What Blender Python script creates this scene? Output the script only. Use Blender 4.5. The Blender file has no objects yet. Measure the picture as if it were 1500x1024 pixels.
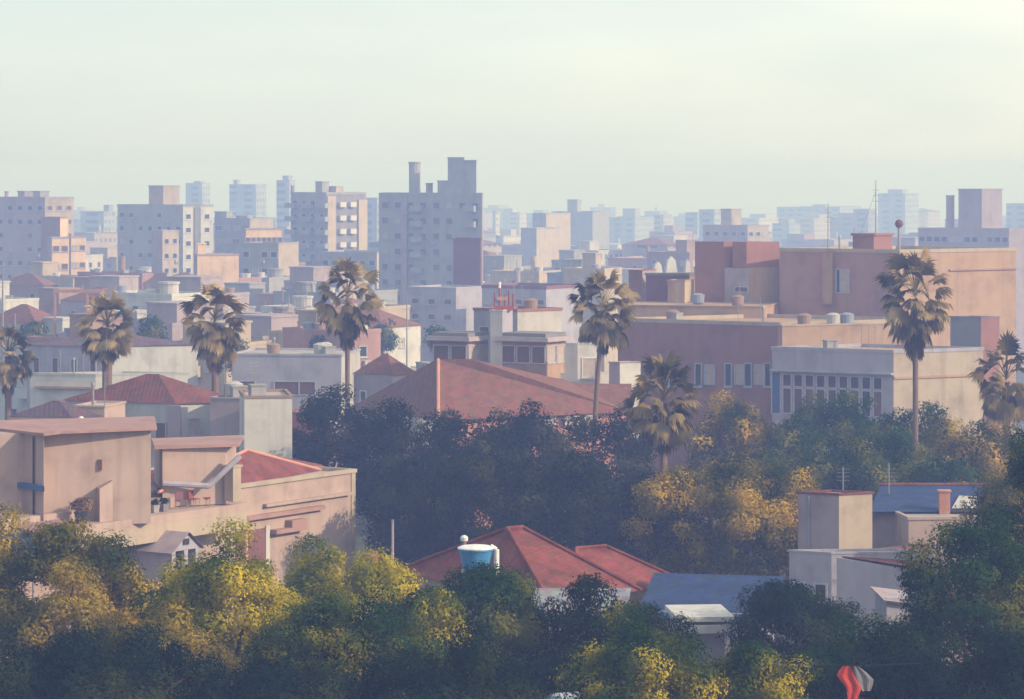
import bpy, math, random
import numpy as np
from mathutils import Vector, Matrix

# ------------------------------------------------------------------ frame
W0, H0, F, HOR = 1500.0, 1024.0, 4600.0, 252.0     # photo size, focal length and horizon in photo pixels
R = math.radians
sc = bpy.context.scene
COL = sc.collection

def X(px, Y): return (px - 750.0) / F * Y
def Z(py, Y): return -(py - HOR) / F * Y
def P(px, py, Y): return Vector((X(px, Y), Y, Z(py, Y)))
def PX(x, y): return 750 + x / y * F
GP = [(-400, -6), (0, -9), (50, -19), (120, -24), (165, -26), (250, -28.5), (350, -32), (600, -40), (1000, -48), (1600, -55), (2500, -61), (3200, -66.5), (9500, -70)]
def G(Y):
    for (a, za), (b, zb) in zip(GP, GP[1:]):
        if Y <= b:
            t = (Y - a) / (b - a)
            return za + (zb - za) * t
    return -70

# ------------------------------------------------------------------ materials
def nodes(name):
    m = bpy.data.materials.new(name); m.use_nodes = True
    nt = m.node_tree
    return m, nt, nt.nodes, nt.links, nt.nodes['Principled BSDF']

def ramp(nt, stops):
    r = nt.nodes.new('ShaderNodeValToRGB')
    el = r.color_ramp.elements
    el[0].position, el[0].color = stops[0][0], (*stops[0][1], 1)
    el[1].position, el[1].color = stops[-1][0], (*stops[-1][1], 1)
    for p, c in stops[1:-1]:
        e = el.new(p); e.color = (*c, 1)
    return r

def sh(c, f): return tuple(min(1, max(0, v * f)) for v in c)

def wall_mat(name, c, stain=0.4, dirt=(0.16, 0.12, 0.11), rough=0.9, streak=0.6):
    m, nt, N, L, B = nodes(name)
    tc = N.new('ShaderNodeTexCoord')
    n1 = N.new('ShaderNodeTexNoise'); n1.inputs['Scale'].default_value = 0.45; n1.inputs['Detail'].default_value = 7; n1.inputs['Roughness'].default_value = 0.65
    L.new(tc.outputs['Object'], n1.inputs['Vector'])
    mp = N.new('ShaderNodeMapping'); mp.inputs['Scale'].default_value = (1.6, 1.6, 0.12)
    L.new(tc.outputs['Object'], mp.inputs['Vector'])
    n2 = N.new('ShaderNodeTexNoise'); n2.inputs['Scale'].default_value = 1.0; n2.inputs['Detail'].default_value = 5
    L.new(mp.outputs[0], n2.inputs['Vector'])
    r1 = ramp(nt, [(0.28, sh(c, 0.7)), (0.5, c), (0.8, sh(c, 1.12))]); L.new(n1.outputs['Fac'], r1.inputs['Fac'])
    r2 = ramp(nt, [(0.5, (0, 0, 0)), (0.75, (stain,) * 3)]); L.new(n2.outputs['Fac'], r2.inputs['Fac'])
    mx = N.new('ShaderNodeMixRGB'); L.new(r2.outputs[0], mx.inputs['Fac']); L.new(r1.outputs[0], mx.inputs[1]); mx.inputs[2].default_value = (*[0.5 * a + 0.5 * b for a, b in zip(dirt, sh(c, streak))], 1)
    L.new(mx.outputs[0], B.inputs['Base Color']); B.inputs['Roughness'].default_value = rough
    B.inputs['Specular IOR Level'].default_value = 0.2
    n3 = N.new('ShaderNodeTexNoise'); n3.inputs['Scale'].default_value = 9; L.new(tc.outputs['Object'], n3.inputs['Vector'])
    bp = N.new('ShaderNodeBump'); bp.inputs['Strength'].default_value = 0.15; bp.inputs['Distance'].default_value = 0.03
    L.new(n3.outputs['Fac'], bp.inputs['Height']); L.new(bp.outputs[0], B.inputs['Normal'])
    return m

def tile_mat(name, c, ang=0.0, pitch=0.24, var=0.5):
    m, nt, N, L, B = nodes(name)
    tc = N.new('ShaderNodeTexCoord')
    mp = N.new('ShaderNodeMapping'); mp.inputs['Rotation'].default_value = (0, 0, ang)
    L.new(tc.outputs['Object'], mp.inputs['Vector'])
    n1 = N.new('ShaderNodeTexNoise'); n1.inputs['Scale'].default_value = 0.8; n1.inputs['Detail'].default_value = 8; n1.inputs['Roughness'].default_value = 0.7
    L.new(tc.outputs['Object'], n1.inputs['Vector'])
    v = N.new('ShaderNodeTexVoronoi'); v.inputs['Scale'].default_value = 3.2; L.new(tc.outputs['Object'], v.inputs['Vector'])
    r1 = ramp(nt, [(0.28, sh(c, 1 - var)), (0.5, c), (0.75, sh(c, 1 + var * 0.7))]); L.new(n1.outputs['Fac'], r1.inputs['Fac'])
    mx = N.new('ShaderNodeMixRGB'); mx.blend_type = 'MULTIPLY'; mx.inputs['Fac'].default_value = 0.35
    L.new(r1.outputs[0], mx.inputs[1]); L.new(v.outputs['Color'], mx.inputs[2])
    L.new(mx.outputs[0], B.inputs['Base Color']); B.inputs['Roughness'].default_value = 0.85; B.inputs['Specular IOR Level'].default_value = 0.2
    w = N.new('ShaderNodeTexWave'); w.inputs['Scale'].default_value = 1 / pitch / 3.2; w.inputs['Distortion'].default_value = 0.4
    L.new(mp.outputs[0], w.inputs['Vector'])
    bp = N.new('ShaderNodeBump'); bp.inputs['Strength'].default_value = 0.35; bp.inputs['Distance'].default_value = 0.03
    L.new(w.outputs['Fac'], bp.inputs['Height']); L.new(bp.outputs[0], B.inputs['Normal'])
    return m

def plain(name, c, rough=0.6, metal=0.0, spec=0.3):
    m, nt, N, L, B = nodes(name)
    n1 = N.new('ShaderNodeTexNoise'); n1.inputs['Scale'].default_value = 2.5; n1.inputs['Detail'].default_value = 4
    tc = N.new('ShaderNodeTexCoord'); L.new(tc.outputs['Object'], n1.inputs['Vector'])
    r1 = ramp(nt, [(0.3, sh(c, 0.82)), (0.7, sh(c, 1.12))]); L.new(n1.outputs['Fac'], r1.inputs['Fac'])
    L.new(r1.outputs[0], B.inputs['Base Color'])
    B.inputs['Roughness'].default_value = rough; B.inputs['Metallic'].default_value = metal; B.inputs['Specular IOR Level'].default_value = spec
    return m

def leaf_mat(name, c1, c2, c3, trans=0.25, nsc=0.45):
    m, nt, N, L, B = nodes(name)
    g = N.new('ShaderNodeNewGeometry')
    tc = N.new('ShaderNodeTexCoord')
    n1 = N.new('ShaderNodeTexNoise'); n1.inputs['Scale'].default_value = nsc; n1.inputs['Detail'].default_value = 0.6
    L.new(tc.outputs['Object'], n1.inputs['Vector'])
    md = N.new('ShaderNodeMath'); md.operation = 'MULTIPLY_ADD'; md.inputs[1].default_value = 0.09
    L.new(g.outputs['Random Per Island'], md.inputs[0])
    m2 = N.new('ShaderNodeMath'); m2.operation = 'MULTIPLY_ADD'; m2.inputs[1].default_value = 1.3; m2.inputs[2].default_value = -0.20
    L.new(n1.outputs['Fac'], m2.inputs[0]); L.new(m2.outputs[0], md.inputs[2])
    r1 = ramp(nt, [(0.25, c1), (0.5, c2), (0.8, c3)]); L.new(md.outputs[0], r1.inputs['Fac'])  # on trees the stops put shaded dark and sunlit gold into leaf colour
    L.new(r1.outputs[0], B.inputs['Base Color']); B.inputs['Roughness'].default_value = 0.8; B.inputs['Specular IOR Level'].default_value = 0.0
    t = N.new('ShaderNodeBsdfTranslucent'); L.new(r1.outputs[0], t.inputs['Color'])
    mx = N.new('ShaderNodeMixShader'); mx.inputs['Fac'].default_value = trans
    L.new(B.outputs[0], mx.inputs[1]); L.new(t.outputs[0], mx.inputs[2])
    L.new(mx.outputs[0], nt.nodes['Material Output'].inputs['Surface'])
    return m

def facade_mat(name, c, pane, ww=3.1, hh=3.0, fx=0.5, fz=0.45):
    """wall of a far building: rows of small panes as a material pattern"""
    m, nt, N, L, B = nodes(name)
    tc = N.new('ShaderNodeTexCoord')
    sx = N.new('ShaderNodeSeparateXYZ'); L.new(tc.outputs['Object'], sx.inputs[0])
    def M(op, a, b):
        n = N.new('ShaderNodeMath'); n.operation = op
        for k, v in enumerate((a, b)):
            if isinstance(v, (int, float)): n.inputs[k].default_value = v
            else: L.new(v, n.inputs[k])
        return n.outputs[0]
    u = M('FRACT', M('DIVIDE', M('ADD', sx.outputs['X'], M('MULTIPLY', sx.outputs['Y'], 1.0)), ww), 0)
    v = M('FRACT', M('DIVIDE', sx.outputs['Z'], hh), 0)
    a = M('MULTIPLY', M('GREATER_THAN', u, 0.5 - fx / 2), M('LESS_THAN', u, 0.5 + fx / 2))
    b = M('MULTIPLY', M('GREATER_THAN', v, 0.3), M('LESS_THAN', v, 0.3 + fz))
    k = M('MULTIPLY', a, b)
    cu = M('FLOOR', M('DIVIDE', M('ADD', sx.outputs['X'], sx.outputs['Y']), ww), 0); cv = M('FLOOR', M('DIVIDE', sx.outputs['Z'], hh), 0)
    cx_ = N.new('ShaderNodeCombineXYZ'); L.new(cu, cx_.inputs[0]); L.new(cv, cx_.inputs[1])
    wn = N.new('ShaderNodeTexWhiteNoise'); L.new(cx_.outputs[0], wn.inputs['Vector'])
    k = M('MULTIPLY', k, M('MULTIPLY_ADD', wn.outputs['Value'], 0.8))
    g = N.new('ShaderNodeNewGeometry'); sn = N.new('ShaderNodeSeparateXYZ'); L.new(g.outputs['Normal'], sn.inputs[0])
    k = M('MULTIPLY', k, M('LESS_THAN', sn.outputs['Z'], 0.5))
    n1 = N.new('ShaderNodeTexNoise'); n1.inputs['Scale'].default_value = 0.18; n1.inputs['Detail'].default_value = 6
    L.new(tc.outputs['Object'], n1.inputs['Vector'])
    r1 = ramp(nt, [(0.3, sh(c, 0.72)), (0.7, sh(c, 1.12))]); L.new(n1.outputs['Fac'], r1.inputs['Fac'])
    mx = N.new('ShaderNodeMixRGB'); L.new(k, mx.inputs['Fac']); L.new(r1.outputs[0], mx.inputs[1]); mx.inputs[2].default_value = (*pane, 1)
    L.new(mx.outputs[0], B.inputs['Base Color']); B.inputs['Roughness'].default_value = 0.85
    B.inputs['Specular IOR Level'].default_value = 0.2
    return m

M = {}
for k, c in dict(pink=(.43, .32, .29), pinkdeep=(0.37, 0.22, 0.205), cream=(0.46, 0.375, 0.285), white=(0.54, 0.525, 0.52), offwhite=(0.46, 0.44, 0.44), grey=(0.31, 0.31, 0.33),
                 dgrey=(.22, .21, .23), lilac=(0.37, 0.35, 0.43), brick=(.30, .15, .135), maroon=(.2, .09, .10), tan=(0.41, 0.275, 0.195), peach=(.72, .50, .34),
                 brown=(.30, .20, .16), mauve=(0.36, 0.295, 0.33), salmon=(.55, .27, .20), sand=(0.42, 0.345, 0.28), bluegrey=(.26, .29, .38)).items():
    M[k] = wall_mat('plaster_' + k, c)
M['tile_red'] = tile_mat('tile_red', (.235, .07, .062), R(35))
M['tile_brown'] = tile_mat('tile_brown', (.235, .105, .082), R(20), 0.12, 0.25)
M['tile_dark'] = tile_mat('tile_dark', (.20, .08, .075), R(10), 0.3, 0.35)
M['tile_purple'] = tile_mat('tile_purple', (.15, .10, .13), R(0), 0.3, 0.3)
M['sheet_blue'] = tile_mat('sheet_blue', (.035, .065, .17), R(60), 0.3, 0.3)
M['sheet_grey'] = tile_mat('sheet_grey', (.30, .29, .33), R(60), 0.3, 0.3)
M['concrete'] = wall_mat('concrete', (.40, .36, .34), 0.5)
M['glass'] = plain('window_glass', (.035, .04, .055), 0.15, 0, 0.5)
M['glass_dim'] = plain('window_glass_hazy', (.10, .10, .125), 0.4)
M['glass_warm'] = plain('window_shutter', (.14, .075, .07), 0.5)
M['glass_pale'] = plain('window_blind', (.42, .36, .34), 0.6)
M['frame_white'] = plain('frame_white', (.65, .63, .62), 0.6)
M['frame_lilac'] = plain('frame_lilac', (.42, .42, .52), 0.6)
M['metal'] = plain('grey_metal', (.28, .27, .29), 0.5, 0.3)
M['dark'] = plain('dark_paint', (.04, .035, .045), 0.6)
M['red'] = plain('red_paint', (.55, .06, .04), 0.55)
M['reddull'] = plain('dull_red_paint', (.32, .08, .07), 0.6)
M['bluepaint'] = plain('blue_plastic', (.05, .24, .50), 0.45)
M['bluetarp'] = plain('blue_tarpaulin', (.04, .10, .24), 0.6)
M['whitep'] = plain('white_plastic', (.78, .78, .78), 0.45)
M['bark'] = wall_mat('bark', (.13, .09, .07), 0.5)
M['palmbark'] = wall_mat('palm_bark', (.20, .13, .11), 0.5)
M['frond'] = leaf_mat('palm_frond', (.07, .058, .03), (.24, .18, .085), (.58, .42, .21), 0.2)
M['frond_green'] = leaf_mat('palm_frond_green', (.04, .042, .02), (.15, .115, .045), (.38, .27, .10), 0.2)
M['deadfrond'] = leaf_mat('dead_palm_frond', (.08, .05, .032), (.18, .11, .065), (.34, .22, .13), 0.15)
M['leaf_gold'] = leaf_mat('leaf_gold', (.06, .10, .010), (.34, .30, .012), (.72, .54, .02))
M['leaf_sunpatch'] = leaf_mat('leaf_sunpatch', (.010, .045, .014), (.10, .13, .016), (.60, .45, .02), .25, .6)  # gold stop paints patches of sun over dark green
M['leaf_olive'] = leaf_mat('leaf_olive', (.03, .055, .014), (.20, .165, .022), (.60, .40, .05))
M['leaf_green'] = leaf_mat('leaf_green', (.008, .038, .018), (.028, .075, .020), (.22, .20, .02))  # yellow top stop paints sun spots into the green
M['leaf_dark'] = leaf_mat('leaf_dark', (.005, .020, .014), (.011, .033, .018), (.06, .075, .02))  # colour kept very dark, carrying the shade of low crowns
M['leaf_mid'] = leaf_mat('leaf_mid', (.004, .012, .016), (.012, .026, .022), (.075, .075, .03), 0.1)  # dark bluish stops carry the belt's shade and blue haze
M['leaf_amber'] = leaf_mat('leaf_amber', (.03, .05, .012), (.19, .145, .02), (.62, .39, .03))  # amber stops carry the sunlit crown tops as leaf colour
FM = {}
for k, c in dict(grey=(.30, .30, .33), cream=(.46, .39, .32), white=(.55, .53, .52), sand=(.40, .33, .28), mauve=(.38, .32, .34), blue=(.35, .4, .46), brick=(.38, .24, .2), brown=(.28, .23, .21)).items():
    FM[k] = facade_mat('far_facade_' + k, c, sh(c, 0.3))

# ------------------------------------------------------------------ mesh helpers
class MB:
    def __init__(s): s.v, s.f, s.m = [], [], []
    def poly(s, pts, mi=0):
        n = len(s.v); s.v += [tuple(p) for p in pts]; s.f.append(tuple(range(n, n + len(pts)))); s.m.append(mi); return s
    def prism(s, base, z0, z1, mi=0, top=None, mis=None, tops=None):
        """base: ccw xy list; z1 may be per-vertex list"""
        n = len(base); k = len(s.v)
        zt = z1 if isinstance(z1, (list, tuple)) else [z1] * n
        zb = z0 if isinstance(z0, (list, tuple)) else [z0] * n
        tb = tops or base
        s.v += [(p[0], p[1], z) for p, z in zip(base, zb)] + [(p[0], p[1], z) for p, z in zip(tb, zt)]
        for i in range(n):
            j = (i + 1) % n
            s.f.append((k + i, k + j, k + n + j, k + n + i)); s.m.append(mis[i] if mis else mi)
        s.f.append(tuple(k + n + i for i in range(n))); s.m.append(mi if top is None else top)
        s.f.append(tuple(k + i for i in reversed(range(n)))); s.m.append(mi)
        return s
    def box(s, x0, x1, y0, y1, z0, z1, mi=0, top=None):
        return s.prism([(x0, y0), (x1, y0), (x1, y1), (x0, y1)], z0, z1, mi, top)
    def tube(s, p0, p1, r0, r1=None, n=8, mi=0, caps=True):
        r1 = r0 if r1 is None else r1
        p0, p1 = Vector(p0), Vector(p1); d = (p1 - p0).normalized()
        a = d.orthogonal().normalized(); b = d.cross(a)
        k = len(s.v)
        for p, r in ((p0, r0), (p1, r1)):
            for i in range(n):
                t = 2 * math.pi * i / n
                s.v.append(tuple(p + a * (r * math.cos(t)) + b * (r * math.sin(t))))
        for i in range(n):
            j = (i + 1) % n
            s.f.append((k + i, k + j, k + n + j, k + n + i)); s.m.append(mi)
        if caps:
            s.f.append(tuple(k + i for i in reversed(range(n)))); s.m.append(mi)
            s.f.append(tuple(k + n + i for i in range(n))); s.m.append(mi)
        return s
    def lathe(s, prof, n=20, mi=0, c=(0, 0)):
        k = len(s.v)
        for r, z in prof:
            for i in range(n):
                t = 2 * math.pi * i / n
                s.v.append((c[0] + r * math.cos(t), c[1] + r * math.sin(t), z))
        for a in range(len(prof) - 1):
            for i in range(n):
                j = (i + 1) % n
                s.f.append((k + a * n + i, k + a * n + j, k + (a + 1) * n + j, k + (a + 1) * n + i)); s.m.append(mi)
        s.f.append(tuple(k + i for i in reversed(range(n)))); s.m.append(mi)
        s.f.append(tuple(k + (len(prof) - 1) * n + i for i in range(n))); s.m.append(mi)
        return s
    def mesh(s, name, mats):
        me = bpy.data.meshes.new(name); me.from_pydata(s.v, [], s.f)
        for m in (mats if isinstance(mats, (list, tuple)) else [mats]): me.materials.append(m)
        me.polygons.foreach_set('material_index', s.m); me.update()
        return me
    def build(s, name, mats, parent=None, loc=(0, 0, 0), rz=0, label=None):
        return link(name, s.mesh(name, mats), parent, loc, rz, label)

def link(name, data, parent=None, loc=(0, 0, 0), rz=0, label=None):
    o = bpy.data.objects.new(name, data); COL.objects.link(o)
    if parent: o.parent = parent
    o.location = loc; o.rotation_euler = (0, 0, rz)
    if label: o['label'] = label
    return o

def thing(name, label, cat, loc=(0, 0, 0), rz=0, group=None, data=None):
    o = link(name, data, None, loc, rz, label); o['category'] = cat
    if group: o['group'] = group
    return o

def rot2(x, y, a): return (x * math.cos(a) - y * math.sin(a), x * math.sin(a) + y * math.cos(a))

_win = {}
def win_mesh(w, h, pane, frame, sill=True, bars=0):
    k = (round(w, 2), round(h, 2), pane, frame, sill, bars)
    if k not in _win:
        b = MB(); f = 0.09
        b.box(-w / 2, -w / 2 + f, -.07, .02, -h / 2, h / 2, 0).box(w / 2 - f, w / 2, -.07, .02, -h / 2, h / 2, 0)
        b.box(-w / 2 + f, w / 2 - f, -.07, .02, h / 2 - f, h / 2, 0).box(-w / 2 + f, w / 2 - f, -.07, .02, -h / 2, -h / 2 + f, 0)
        if sill: b.box(-w / 2 - .08, w / 2 + .08, -.16, .02, -h / 2 - .10, -h / 2 - .004, 0)
        for q in range(bars):
            xx = -w / 2 + w * (q + 1) / (bars + 1); b.box(xx - .03, xx + .03, -.05, -.013, -h / 2 + f, h / 2 - f, 0)
        b.poly([(-w / 2 + f, -.012, -h / 2 + f), (w / 2 - f, -.012, -h / 2 + f), (w / 2 - f, -.012, h / 2 - f), (-w / 2 + f, -.012, h / 2 - f)], 1)
        _win[k] = b.mesh('window', [M[frame], M[pane]])
    return _win[k]

_pane = {}
def window(root, name, w, h, pane, frame, sill, loc, rz, bars=0, split=True):
    if not split: return link(name, win_mesh(w, h, pane, frame, sill, bars), root, loc, rz)
    k = (round(w, 2), round(h, 2), pane, frame, sill, bars)
    if k not in _pane:
        b = MB(); f = .09
        b.box(-w / 2, -w / 2 + f, -.07, .02, -h / 2, h / 2).box(w / 2 - f, w / 2, -.07, .02, -h / 2, h / 2)
        b.box(-w / 2 + f, w / 2 - f, -.07, .02, h / 2 - f, h / 2).box(-w / 2 + f, w / 2 - f, -.07, .02, -h / 2, -h / 2 + f)
        if sill: b.box(-w / 2 - .08, w / 2 + .08, -.16, .02, -h / 2 - .10, -h / 2 - .004)
        for q in range(bars):
            xx = -w / 2 + w * (q + 1) / (bars + 1); b.box(xx - .03, xx + .03, -.05, -.013, -h / 2 + f, h / 2 - f)
        p = MB().box(-w / 2 + f, w / 2 - f, -.012, .015, -h / 2 + f, h / 2 - f)
        _pane[k] = (b.mesh('window', M[frame]), p.mesh('pane', M[pane]))
    o = link(name, _pane[k][0], root, loc, rz); link('pane', _pane[k][1], o)
    return o

_ac = []
def ac_mesh():
    if not _ac:
        b = MB().box(-.4, .4, -.42, 0, -.25, .25).box(-.44, -.38, -.45, .0, -.36, -.254).box(.38, .44, -.45, .0, -.36, -.254)
        b.tube((.1, -.424, 0), (.1, -.44, 0), .19, n=12, mi=1)
        _ac.append(b.mesh('air_conditioner', [M['offwhite'], M['dgrey']]))
    return _ac[0]
def clutter(B, n, seed):
    r_ = random.Random(seed); H = B['H']
    for q in range(n):
        p = B['dL'] * (B['L'] * r_.uniform(.12, .88)) + B['dR'] * (B['M'] * r_.uniform(.15, .6))
        t = r_.random()
        if t < .35:
            MB().lathe([(.45, 0), (.55, .1), (.62, .8), (.64, .84), (.3, 1.0), (.1, 1.02)], 14).build('water_tank', M[r_.choice(['bluegrey', 'offwhite', 'brown'])], B['root'], (p.x, p.y, H + .05))
        elif t < .7:
            b = MB().tube((0, 0, 0), (0, 0, 2.2), .03)
            for k in range(4): b.tube((-.4 + .05 * k, 0, 2.1 - .22 * k), (.4 - .05 * k, 0, 2.1 - .22 * k), .012, n=5)
            b.build('aerial', M['metal'], B['root'], (p.x, p.y, H), r_.uniform(0, 3))
        elif t < .85:
            MB().box(-.5, .5, -.4, .4, 0, .7).box(-.56, .56, -.46, .46, .704, .8).build('vent_box', M['grey'], B['root'], (p.x, p.y, H), r_.uniform(0, 1))
        else:
            MB().tube((0, 0, 0), (0, 0, 1.3), .09).tube((0, 0, 1.3), (0, 0, 1.5), .16, .1).build('vent_pipe', M['metal'], B['root'], (p.x, p.y, H))

_bal = {}
def bal_mesh(w, d=1.2, mat='offwhite'):
    k = (round(w, 1), d, mat)
    if k not in _bal:
        b = MB(); b.box(-w / 2, w / 2, -d, .02, -.15, 0)
        b.box(-w / 2, w / 2, -d, -d + .1, 0.003, 1.0).box(-w / 2, -w / 2 + .1, -d + .1, .02, .003, 1.0).box(w / 2 - .1, w / 2, -d + .1, .02, .003, 1.0)
        _bal[k] = b.mesh('balcony', M[mat])
    return _bal[k]

FOOT = []    # footprints taken, (x, y, r)
def block(name, label, cat, xl, xc, xr, ytop, Y, a, wall, wallr=None, b=None, depth=None, zb=None, zt=None,
          lwin=None, rwin=None, parapet=0.6, roofmat='concrete', pents=(), group=None, reg=True, lbal=None, rbal=None, roof=None, roofh=2.0, trim=None, wallm=None):
    """a building with its nearest corner at px xc, its left face running to px xl and its right face to px xr."""
    a = R(a); b = a if b is None else R(b)
    C = Vector((X(xc, Y), Y)); kl = (xl - 750) / F
    Ll = (C.x - kl * C.y) / (math.cos(a) + kl * math.sin(a))
    if depth is None:
        kr = (xr - 750) / F
        Mr = (kr * C.y - C.x) / (math.sin(b) - kr * math.cos(b))
    else: Mr = depth
    Ll = max(1.0, Ll); Mr = max(2.0, Mr)
    dL = Vector((-math.cos(a), math.sin(a))); dR = Vector((math.sin(b), math.cos(b)))
    z1 = Z(ytop, Y) if zt is None else zt
    far = C.y + max(0, Ll * dL.y) + Mr * dR.y
    z0 = (G(far) - 0.3) if zb is None else zb
    root = thing(name, label, cat, (C.x, C.y, z0), 0, group)
    H = z1 - z0
    pts = [Vector((0, 0)), dR * Mr, dR * Mr + dL * Ll, dL * Ll]
    wm = wallm or [M[wall], M[wallr or wall], M[roofmat]]  # right face often gets a paler, warmer material: sun put into colour
    if roof is None:
        MB().prism(pts, 0, H, 0, top=2, mis=[1, 0, 0, 0]).build('wall', wm, root)
    else:
        MB().prism(pts, 0, H, 0, mis=[1, 0, 0, 0]).build('wall', wm, root)
        c = sum(pts, Vector((0, 0))) / 4
        ov = [c + (p - c) * 1.06 for p in pts]
        if Mr > Ll: r1, r2 = (ov[0] + ov[3]) / 2, (ov[1] + ov[2]) / 2; q = min(0.45, 0.5 * Ll / Mr)
        else: r1, r2 = (ov[0] + ov[1]) / 2, (ov[3] + ov[2]) / 2; q = min(0.45, 0.5 * Ll / max(Mr, .1) * Mr / Ll)
        e1, e2 = r1 + (r2 - r1) * q, r2 + (r1 - r2) * q
        rb = MB(); hh = H + .02
        v = [(p.x, p.y, hh) for p in ov]; A, B2 = (e1.x, e1.y, hh + roofh), (e2.x, e2.y, hh + roofh)
        if Mr > Ll:
            rb.poly([v[0], v[1], B2, A]); rb.poly([v[1], v[2], B2]); rb.poly([v[2], v[3], A, B2]); rb.poly([v[3], v[0], A])
        else:
            rb.poly([v[0], v[1], A]); rb.poly([v[1], v[2], B2, A]); rb.poly([v[2], v[3], B2]); rb.poly([v[3], v[0], A, B2])
        rb.poly([v[3], v[2], v[1], v[0]])
        rb.build('roof', M[roof], root)
    if parapet and roof is None:
        t = 0.2; o = 0.06
        c = sum(pts, Vector((0, 0))) / 4
        pb = MB()
        out = [Vector(p) for p in pts]
        out = [out[0] - dR * o - dL * o, out[1] + dR * o - dL * o, out[2] + dR * o + dL * o, out[3] - dR * o + dL * o]
        inn = [out[0] + dR * t + dL * t, out[1] - dR * t + dL * t, out[2] - dR * t - dL * t, out[3] + dR * t - dL * t]
        for i in range(4):
            j = (i + 1) % 4
            pb.prism([out[i], out[j], inn[j], inn[i]], H + .004, H + parapet)
        pb.build('parapet', M[trim] if trim else wm[0], root)
    def grid(spec, org, d, Lw, ang, nrm):
        cols, rows, w, h, pane, frame = spec[:6]
        st = spec[6] if len(spec) > 6 else 3.0
        skip = spec[7] if len(spec) > 7 else 0.0
        rr = random.Random(int(xl * 7 + ytop))
        n = 0
        for i in range(cols):
            for j in range(rows):
                if rr.random() < skip or n >= 95: continue
                n += 1
                u = Lw * (i + .5) / cols; z = H - 1.9 - st * j
                if z < 1.2: continue
                p = org + d * u
                if rr.random() < .14 and Y < 900:
                    nv_ = Vector((-d.y, d.x)) if d is dR else Vector((-abs(d.y), -abs(d.x)))
                    if d is dR: nv_ = Vector((d.y, -d.x))
                    q_ = p + d * (w * .3) + nv_ * .03
                    link('air_conditioner', ac_mesh(), root, (q_.x, q_.y, z - h / 2 - .62), ang)
                pk = pane if rr.random() < .62 else rr.choice(['glass_warm', 'glass_pale', 'glass_dim'])
                window(root, 'window', w, h, pk, frame, True, (p.x, p.y, z), ang, 1 if w > 1.5 else 0, Y < 340)
    if lwin: grid(lwin, Vector((0, 0)), dL, Ll, -a, 0)
    if rwin: grid(rwin, Vector((0, 0)), dR, Mr, math.pi / 2 - b, 0)
    for spec, d, ang, Lw in ((lbal, dL, -a, Ll), (rbal, dR, math.pi / 2 - b, Mr)):
        if spec:
            us, rows, w, mat = spec
            for u in us:
                for j in range(rows):
                    p = d * (u * Lw); z = H - 2.9 - 3.0 * j
                    link('balcony', bal_mesh(w, 1.2, mat), root, (p.x, p.y, z), ang)
    # rooftop boxes: (px left, px right, y top, wall material, name)
    for (pl, pr, yt, pm, pn) in pents:
        px = (pl + pr) / 2
        k = (px - 750) / F; best = []
        det = dR.x * dL.y - dR.y * dL.x
        t = C.y
        while t < C.y + Ll + Mr:
            q = Vector((k * t, t)) - C
            s1 = (q.x * dL.y - q.y * dL.x) / det; s2 = (dR.x * q.y - dR.y * q.x) / det
            if 0 <= s1 <= Mr and 0 <= s2 <= Ll: best.append((t, s1, s2))
            t += 0.25
        if not best: continue
        t = best[len(best) // 2][0]
        wd = (pr - pl) / F * t
        q = Vector((k * t, t)) - C
        ztop = Z(yt, t) - z0
        if ztop - H < .15: continue
        if pn in ('chimney', 'rooftop_stack', 'water_tank', 'finial'):
            ms = MB().lathe([(wd / 2, H - .05), (wd / 2, ztop - .3), (wd / 2 * 1.12, ztop - .28), (wd / 2 * 1.12, ztop)], 12).build(pn, M[pm], root, (q.x, q.y, 0))
        else:
            s = wd / (abs(dL.x) + abs(dR.x)) / 2
            s = max(s, .3)
            pp = [q - dR * s - dL * s, q + dR * s - dL * s, q + dR * s + dL * s, q - dR * s + dL * s]
            mb = MB().prism(pp, H - .05, ztop)
            e = .12
            pp2 = [q - dR * (s + e) - dL * (s + e), q + dR * (s + e) - dL * (s + e), q + dR * (s + e) + dL * (s + e), q - dR * (s + e) + dL * (s + e)]
            mb.prism(pp2, ztop + .004, ztop + .22)
            mb.build(pn, M[pm] if pm in M else pm, root)
    if reg:
        cc = C + (dR * Mr + dL * Ll) / 2
        FOOT.append((cc.x, cc.y, 0.5 * math.hypot(Ll, Mr)))
    root['_'] = 0; del root['_']
    return dict(root=root, C=C, dL=dL, dR=dR, L=Ll, M=Mr, H=H, z0=z0, a=a, b=b)

# ------------------------------------------------------------------ setting: ground, lake, hills
gb = MB()
ys = [-380, -100, 0, 50, 85, 120, 165, 210, 250, 300, 350, 450, 600, 800, 1000, 1300, 1600, 2000, 2500, 3200, 5000, 9200]
xs = [-2600, -1200, -600, -300, -150, -75, 0, 75, 150, 300, 600, 1200, 2600]
idx = {}
for j, y in enumerate(ys):
    for i, x in enumerate(xs):
        idx[i, j] = len(gb.v); gb.v.append((x, y, G(y)))
for j in range(len(ys) - 1):
    for i in range(len(xs) - 1):
        gb.f.append((idx[i, j], idx[i + 1, j], idx[i + 1, j + 1], idx[i, j + 1])); gb.m.append(0)
m, nt, N, L_, B = nodes('ground_mixed')
tc = N.new('ShaderNodeTexCoord'); n1 = N.new('ShaderNodeTexNoise'); n1.inputs['Scale'].default_value = 0.05; n1.inputs['Detail'].default_value = 9
L_.new(tc.outputs['Object'], n1.inputs['Vector'])
r1 = ramp(nt, [(0.35, (.03, .04, .02)), (0.5, (.07, .06, .05)), (0.62, (.10, .09, .085))]); L_.new(n1.outputs['Fac'], r1.inputs['Fac'])
L_.new(r1.outputs[0], B.inputs['Base Color']); B.inputs['Roughness'].default_value = 0.95
g = gb.build('ground', m); g['kind'] = 'structure'
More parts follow.
